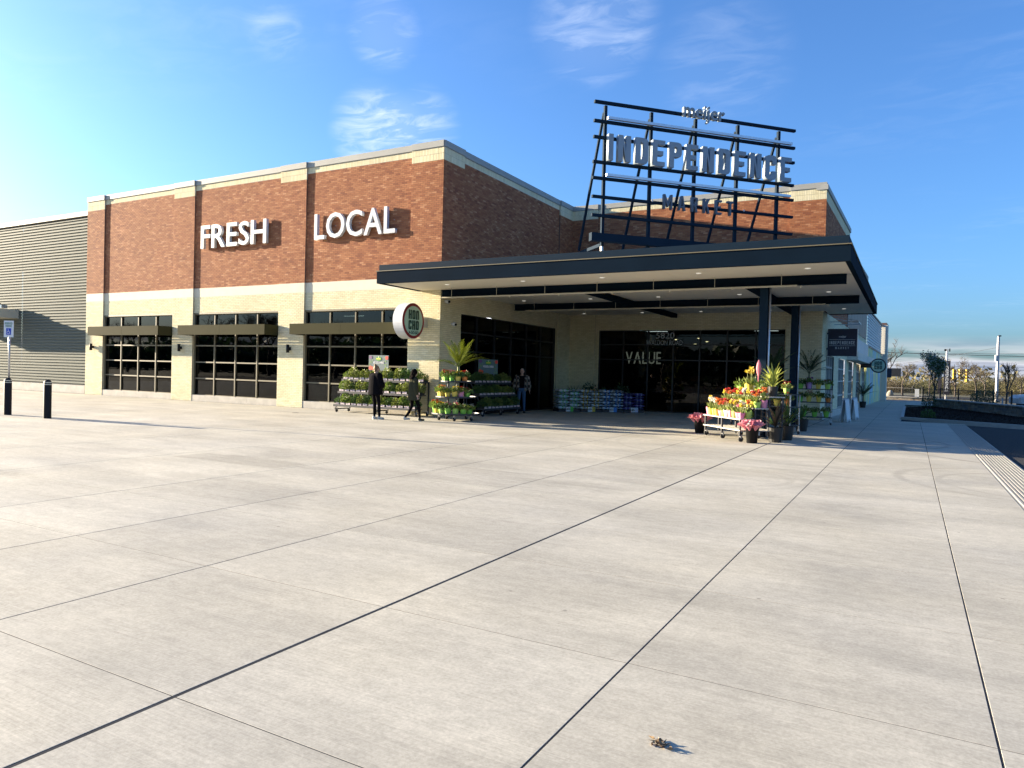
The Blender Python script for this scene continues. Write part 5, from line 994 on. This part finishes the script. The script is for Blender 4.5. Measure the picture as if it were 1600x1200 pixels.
# trees
bark = pm('bark', (.07, .055, .045), .9, .25, 9, .4)
def tree(label, loc, h, spread, leaves, ls, mat, trunk_h, seed, blossom=None, upright=.8, depth=4, tr=.06, name='tree'):
    rng = random.Random(seed); t = thing(name, label, 'tree', loc); m = MB(); tips = []
    def grow(p, d, l, r, k):
        q = p + d * l; m.tube(p, q, r, r * .68, 6 if k > 1 else 4, False)
        if k <= 2: tips.append((p, q))
        if k == 0: return
        for i in range(3 if k > 1 else 4):
            a = rng.uniform(0, 6.283); s = Vector((math.cos(a), math.sin(a), 0)); nd = (d * upright + s * spread * rng.uniform(.5, 1.1) + Vector((0, 0, .25))).normalized(); grow(p + d * l * rng.uniform(.55, 1), nd, l * rng.uniform(.6, .8), r * .6, k - 1)
    grow(Vector((0, 0, -.05)), Vector((0, 0, 1)), trunk_h, tr, depth); zm = max(q.z for _, q in tips); sc = h / zm; m.v = [(x * sc, y * sc, z * sc) for x, y, z in m.v]; m.build('trunk', bark, t, True)
    if leaves:
        c = MB(); old = random.getstate(); random.seed(seed)
        for k in range(leaves):
            a, b = rng.choice(tips); p = a.lerp(b, rng.random()) * sc + Vector((rng.gauss(0, ls), rng.gauss(0, ls), rng.gauss(0, ls))); c.m = 1 if blossom and rng.random() < .4 else 0; c.leaf(p, rdir(), ls * rng.uniform(.6, 1.3), ls * .6)
        random.setstate(old); c.build('crown', [mat] + ([blossom] if blossom else []), t)
    return t
tree('narrow young pear tree with pale blossom in the planting bed', (1.45, 57, 0), 3.75, .42, 4600, .115, leaf_g[1], 1.15, 5, pm('pale_blossom', (.45, .46, .42), .6, .2, trans=.2), 1.0)
tree('thin young bare tree at the right of the planting bed', (5.0, 51.5, 0), 3.0, .45, 420, .05, leaf_g[3], .8, 8, None, 1.0, 4, .035)
t = thing('shrub', 'small round green shrub in the mulch bed', 'plant', (.75, 38.4, 0)); put('foliage', bush_mesh(.28, .42, 500, .07, leaf_g[1]), t)
t = thing('shrub', 'dark upright shrub at the foot of the pear tree', 'plant', (1.1, 55, 0)); put('foliage', bush_mesh(.4, 1.1, 800, .09, leaf_g[3]), t)
t = thing('shrub', 'dark spreading evergreen shrub behind the stone wall', 'plant', (4.5, 59.5, 0)); put('foliage', bush_mesh(.8, 1.5, 1500, .10, leaf_g[3]), t)
scrub = [pm('scrub_%d' % i, c, .8, .3, 3, trans=.2, island=.35) for i, c in enumerate(((.105, .092, .040), (.13, .115, .055), (.07, .072, .03), (.09, .07, .04)))]
for i, (x, y, h) in enumerate(((-3.0, 100, 7.2), (-1.0, 112, 4.4), (2.4, 120, 4.8), (5.2, 112, 5.4), (7.4, 110, 4.6), (9.5, 125, 4.0), (13.5, 122, 3.6))):
    tree('bare pale spring tree beyond the road, %s from the left' % ORD[i], (x, y, 0), h, .85, 500 if i != 1 else 900, .10, scrub[i % 2], 1.3, 20 + i, None, .75, 5, .07).__setitem__('group', 'bare trees beyond the road')
SCR = [bush_mesh(2.2, 3.2, 4200, .17, s) for s in scrub]
rng = random.Random(4)
for i in range(34):
    x = -26 + i * 2.1 + rng.uniform(-.8, .8); y = rng.uniform(126, 165); t = thing('scrub_bush', 'olive and gold scrub in the bank beyond the road, %d%s from the left' % (i + 1, 'th' if 10 < i + 1 < 14 else {1: 'st', 2: 'nd', 3: 'rd'}.get((i + 1) % 10, 'th')), 'bush', (x, y, -.1), rng.uniform(0, 6), 'scrub bank beyond the road'); s = rng.uniform(.7, 1.05); t.scale = (1.25, 1, s); put('foliage', SCR[i % 4], t)
m = MB()
for k in range(9000): x = rng.uniform(-140, 260); y = rng.uniform(200, 290); m.leaf((x, y, rng.random() ** 1.5 * (4.6 + 1.4 * math.sin(x * .13) + .8 * math.sin(x * .41))), (rng.uniform(-1, 1), rng.uniform(-1, 1), rng.uniform(.2, 1)), 1.3, .9)
m.build('far_wood', scrub, None, label='far band of spring woodland along the horizon', cat='woodland', kind='stuff')
rd = MB(); rd.face([(-200, 92, -.03), (260, 92, -.03), (260, 108, -.03), (-200, 108, -.03)]); rd.build('road', asphalt, kind='structure')
# arch, boulder, vehicles, post
t = thing('garden_arch', 'thin black arch with a white panel standing before the scrub', 'arch', (.6, 85, 0)); p = MB(); pts = [(-.45, 0, 0), (-.45, 0, 1.0)] + [(-.45 * math.cos(a * .314), 0, 1.0 + .5 * math.sin(a * .314)) for a in range(1, 10)] + [(.45, 0, 1.0), (.45, 0, 0)]
for a, b in zip(pts, pts[1:]): p.tube(a, b, .03, n=6)
p.build('hoop', steel_dark, t); p = MB(); p.box(-.2, .2, -.03, .03, .2, 1.0); p.build('panel', white_paint, t)
m = MB(); m.ell((0, 0, .4), .33, .28, .42, 12, 8); m.v = [(x * (1 + .12 * math.sin(7 * z + 3 * y)), y, z * (1 + .08 * math.sin(5 * x))) for x, y, z in m.v]; m.build('boulder', stone[1], None, True, (-1.85, 84, 0), label='upright brown boulder at the end of the walk', cat='rock')
def vehicle(label, loc, rz, col, L, prof, win):
    t = thing('parked_car', label, 'car', loc, rz); W = .92; m = MB(); n = len(prof)
    for y in (-W, W):
        for x, z in prof: m.v.append((x, y * (1 if z < 1.0 else .86), z))
    for i in range(n): j = (i + 1) % n; m.f.append((i, j, n + j, n + i)); m.mi.append(0)
    m.f.append(tuple(range(n - 1, -1, -1))); m.f.append(tuple(range(n, 2 * n))); m.mi += [0, 0]; m.build('body', col, t)
    for w in win:
        for s in (-1, 1): p = MB(); p.face([(x, s * (W * (.93 - .075 * (z - 1.0) / .5) + .012), z) for x, z in w]); p.build('window', glass_dark, t)
    for x in (-L * .31, L * .31):
        for s in (-1, 1): p = MB(); p.tube((x, s * (W - .17), .34), (x, s * (W + .02), .34), .34, n=18); o = p.build('wheel', rubber, t); p = MB(); p.tube((x, s * (W + .015), .34), (x, s * (W + .03), .34), .2, n=14); p.build('rim', galv, o)
    for s in (-1, 1): p = MB(); p.box(L / 2 - .06, L / 2 + .012, s * .68 - .16, s * .68 + .16, .68, .82); p.build('headlight', lamp_cool if False else alum, t)
    return t
suv = [(-2.3, .35), (2.3, .35), (2.32, .75), (2.1, .98), (1.15, 1.08), (.55, 1.6), (-1.9, 1.65), (-2.25, 1.1), (-2.34, .7)]; suvw = [[(.98, 1.12), (.5, 1.52), (-.35, 1.55), (-.35, 1.12)], [(-.45, 1.12), (-.45, 1.55), (-1.75, 1.56), (-2.0, 1.14)]]
vehicle('white pickup cab half cut by the right edge beyond the fence', (9.2, 67.5, -.1), R(200), pm('car_white', (.7, .71, .72), .3, .03), 4.6, suv, suvw)
vehicle('blue car on the lot behind the viewer, mirrored in the windows', (-33.5, -12.5, 0), R(10), pm('car_blue', (.01, .03, .22), .25, .05), 4.6, suv, suvw)
t = thing('marker_post', 'short white marker post right of the light pole', 'post', (6.12, 65.5, 0)); p = MB(); p.box(-.05, .05, -.05, .05, -.05, .66); p.build('post', white_paint, t); p = MB(); p.box(-.06, .06, -.06, .06, .661, .7); p.build('cap', pm('red_cap', (.5, .05, .03), .5), t)
# bare trees on the far side of the lot, behind the viewer; they show in the window glass
for i in range(9):
    x = -118 + i * 10.5; tree('bare tree across the lot behind the viewer, %s from the far end' % ORD[i], (x, -34 - (i % 3) * 6, 0), 9 + (i * 7 % 4), .8, 500, .16, scrub[2], 1.8, 60 + i, None, .75, 5, .12).__setitem__('group', 'bare trees behind the viewer')
m = MB()      # unseen wood added across the lot to darken the window reflections
for k in range(16000): x = rng.uniform(-210, 60); y = rng.uniform(-92, -70); m.leaf((x, y, rng.random() * (6.0 + 1.5 * math.sin(x * .11) + 1.2 * math.sin(x * .37))), (rng.uniform(-1, 1), rng.uniform(-1, 1), rng.uniform(.2, 1)), 1.8, 1.3)
m.build('added_lot_wood', [leaf_g[3]], None, label='dark belt of trees added behind the viewer to darken the window reflections', cat='woodland', kind='stuff')
scene.cycles.max_bounces = 7; scene.cycles.diffuse_bounces = 3; scene.cycles.glossy_bounces = 3; scene.cycles.transmission_bounces = 3; scene.cycles.transparent_max_bounces = 8
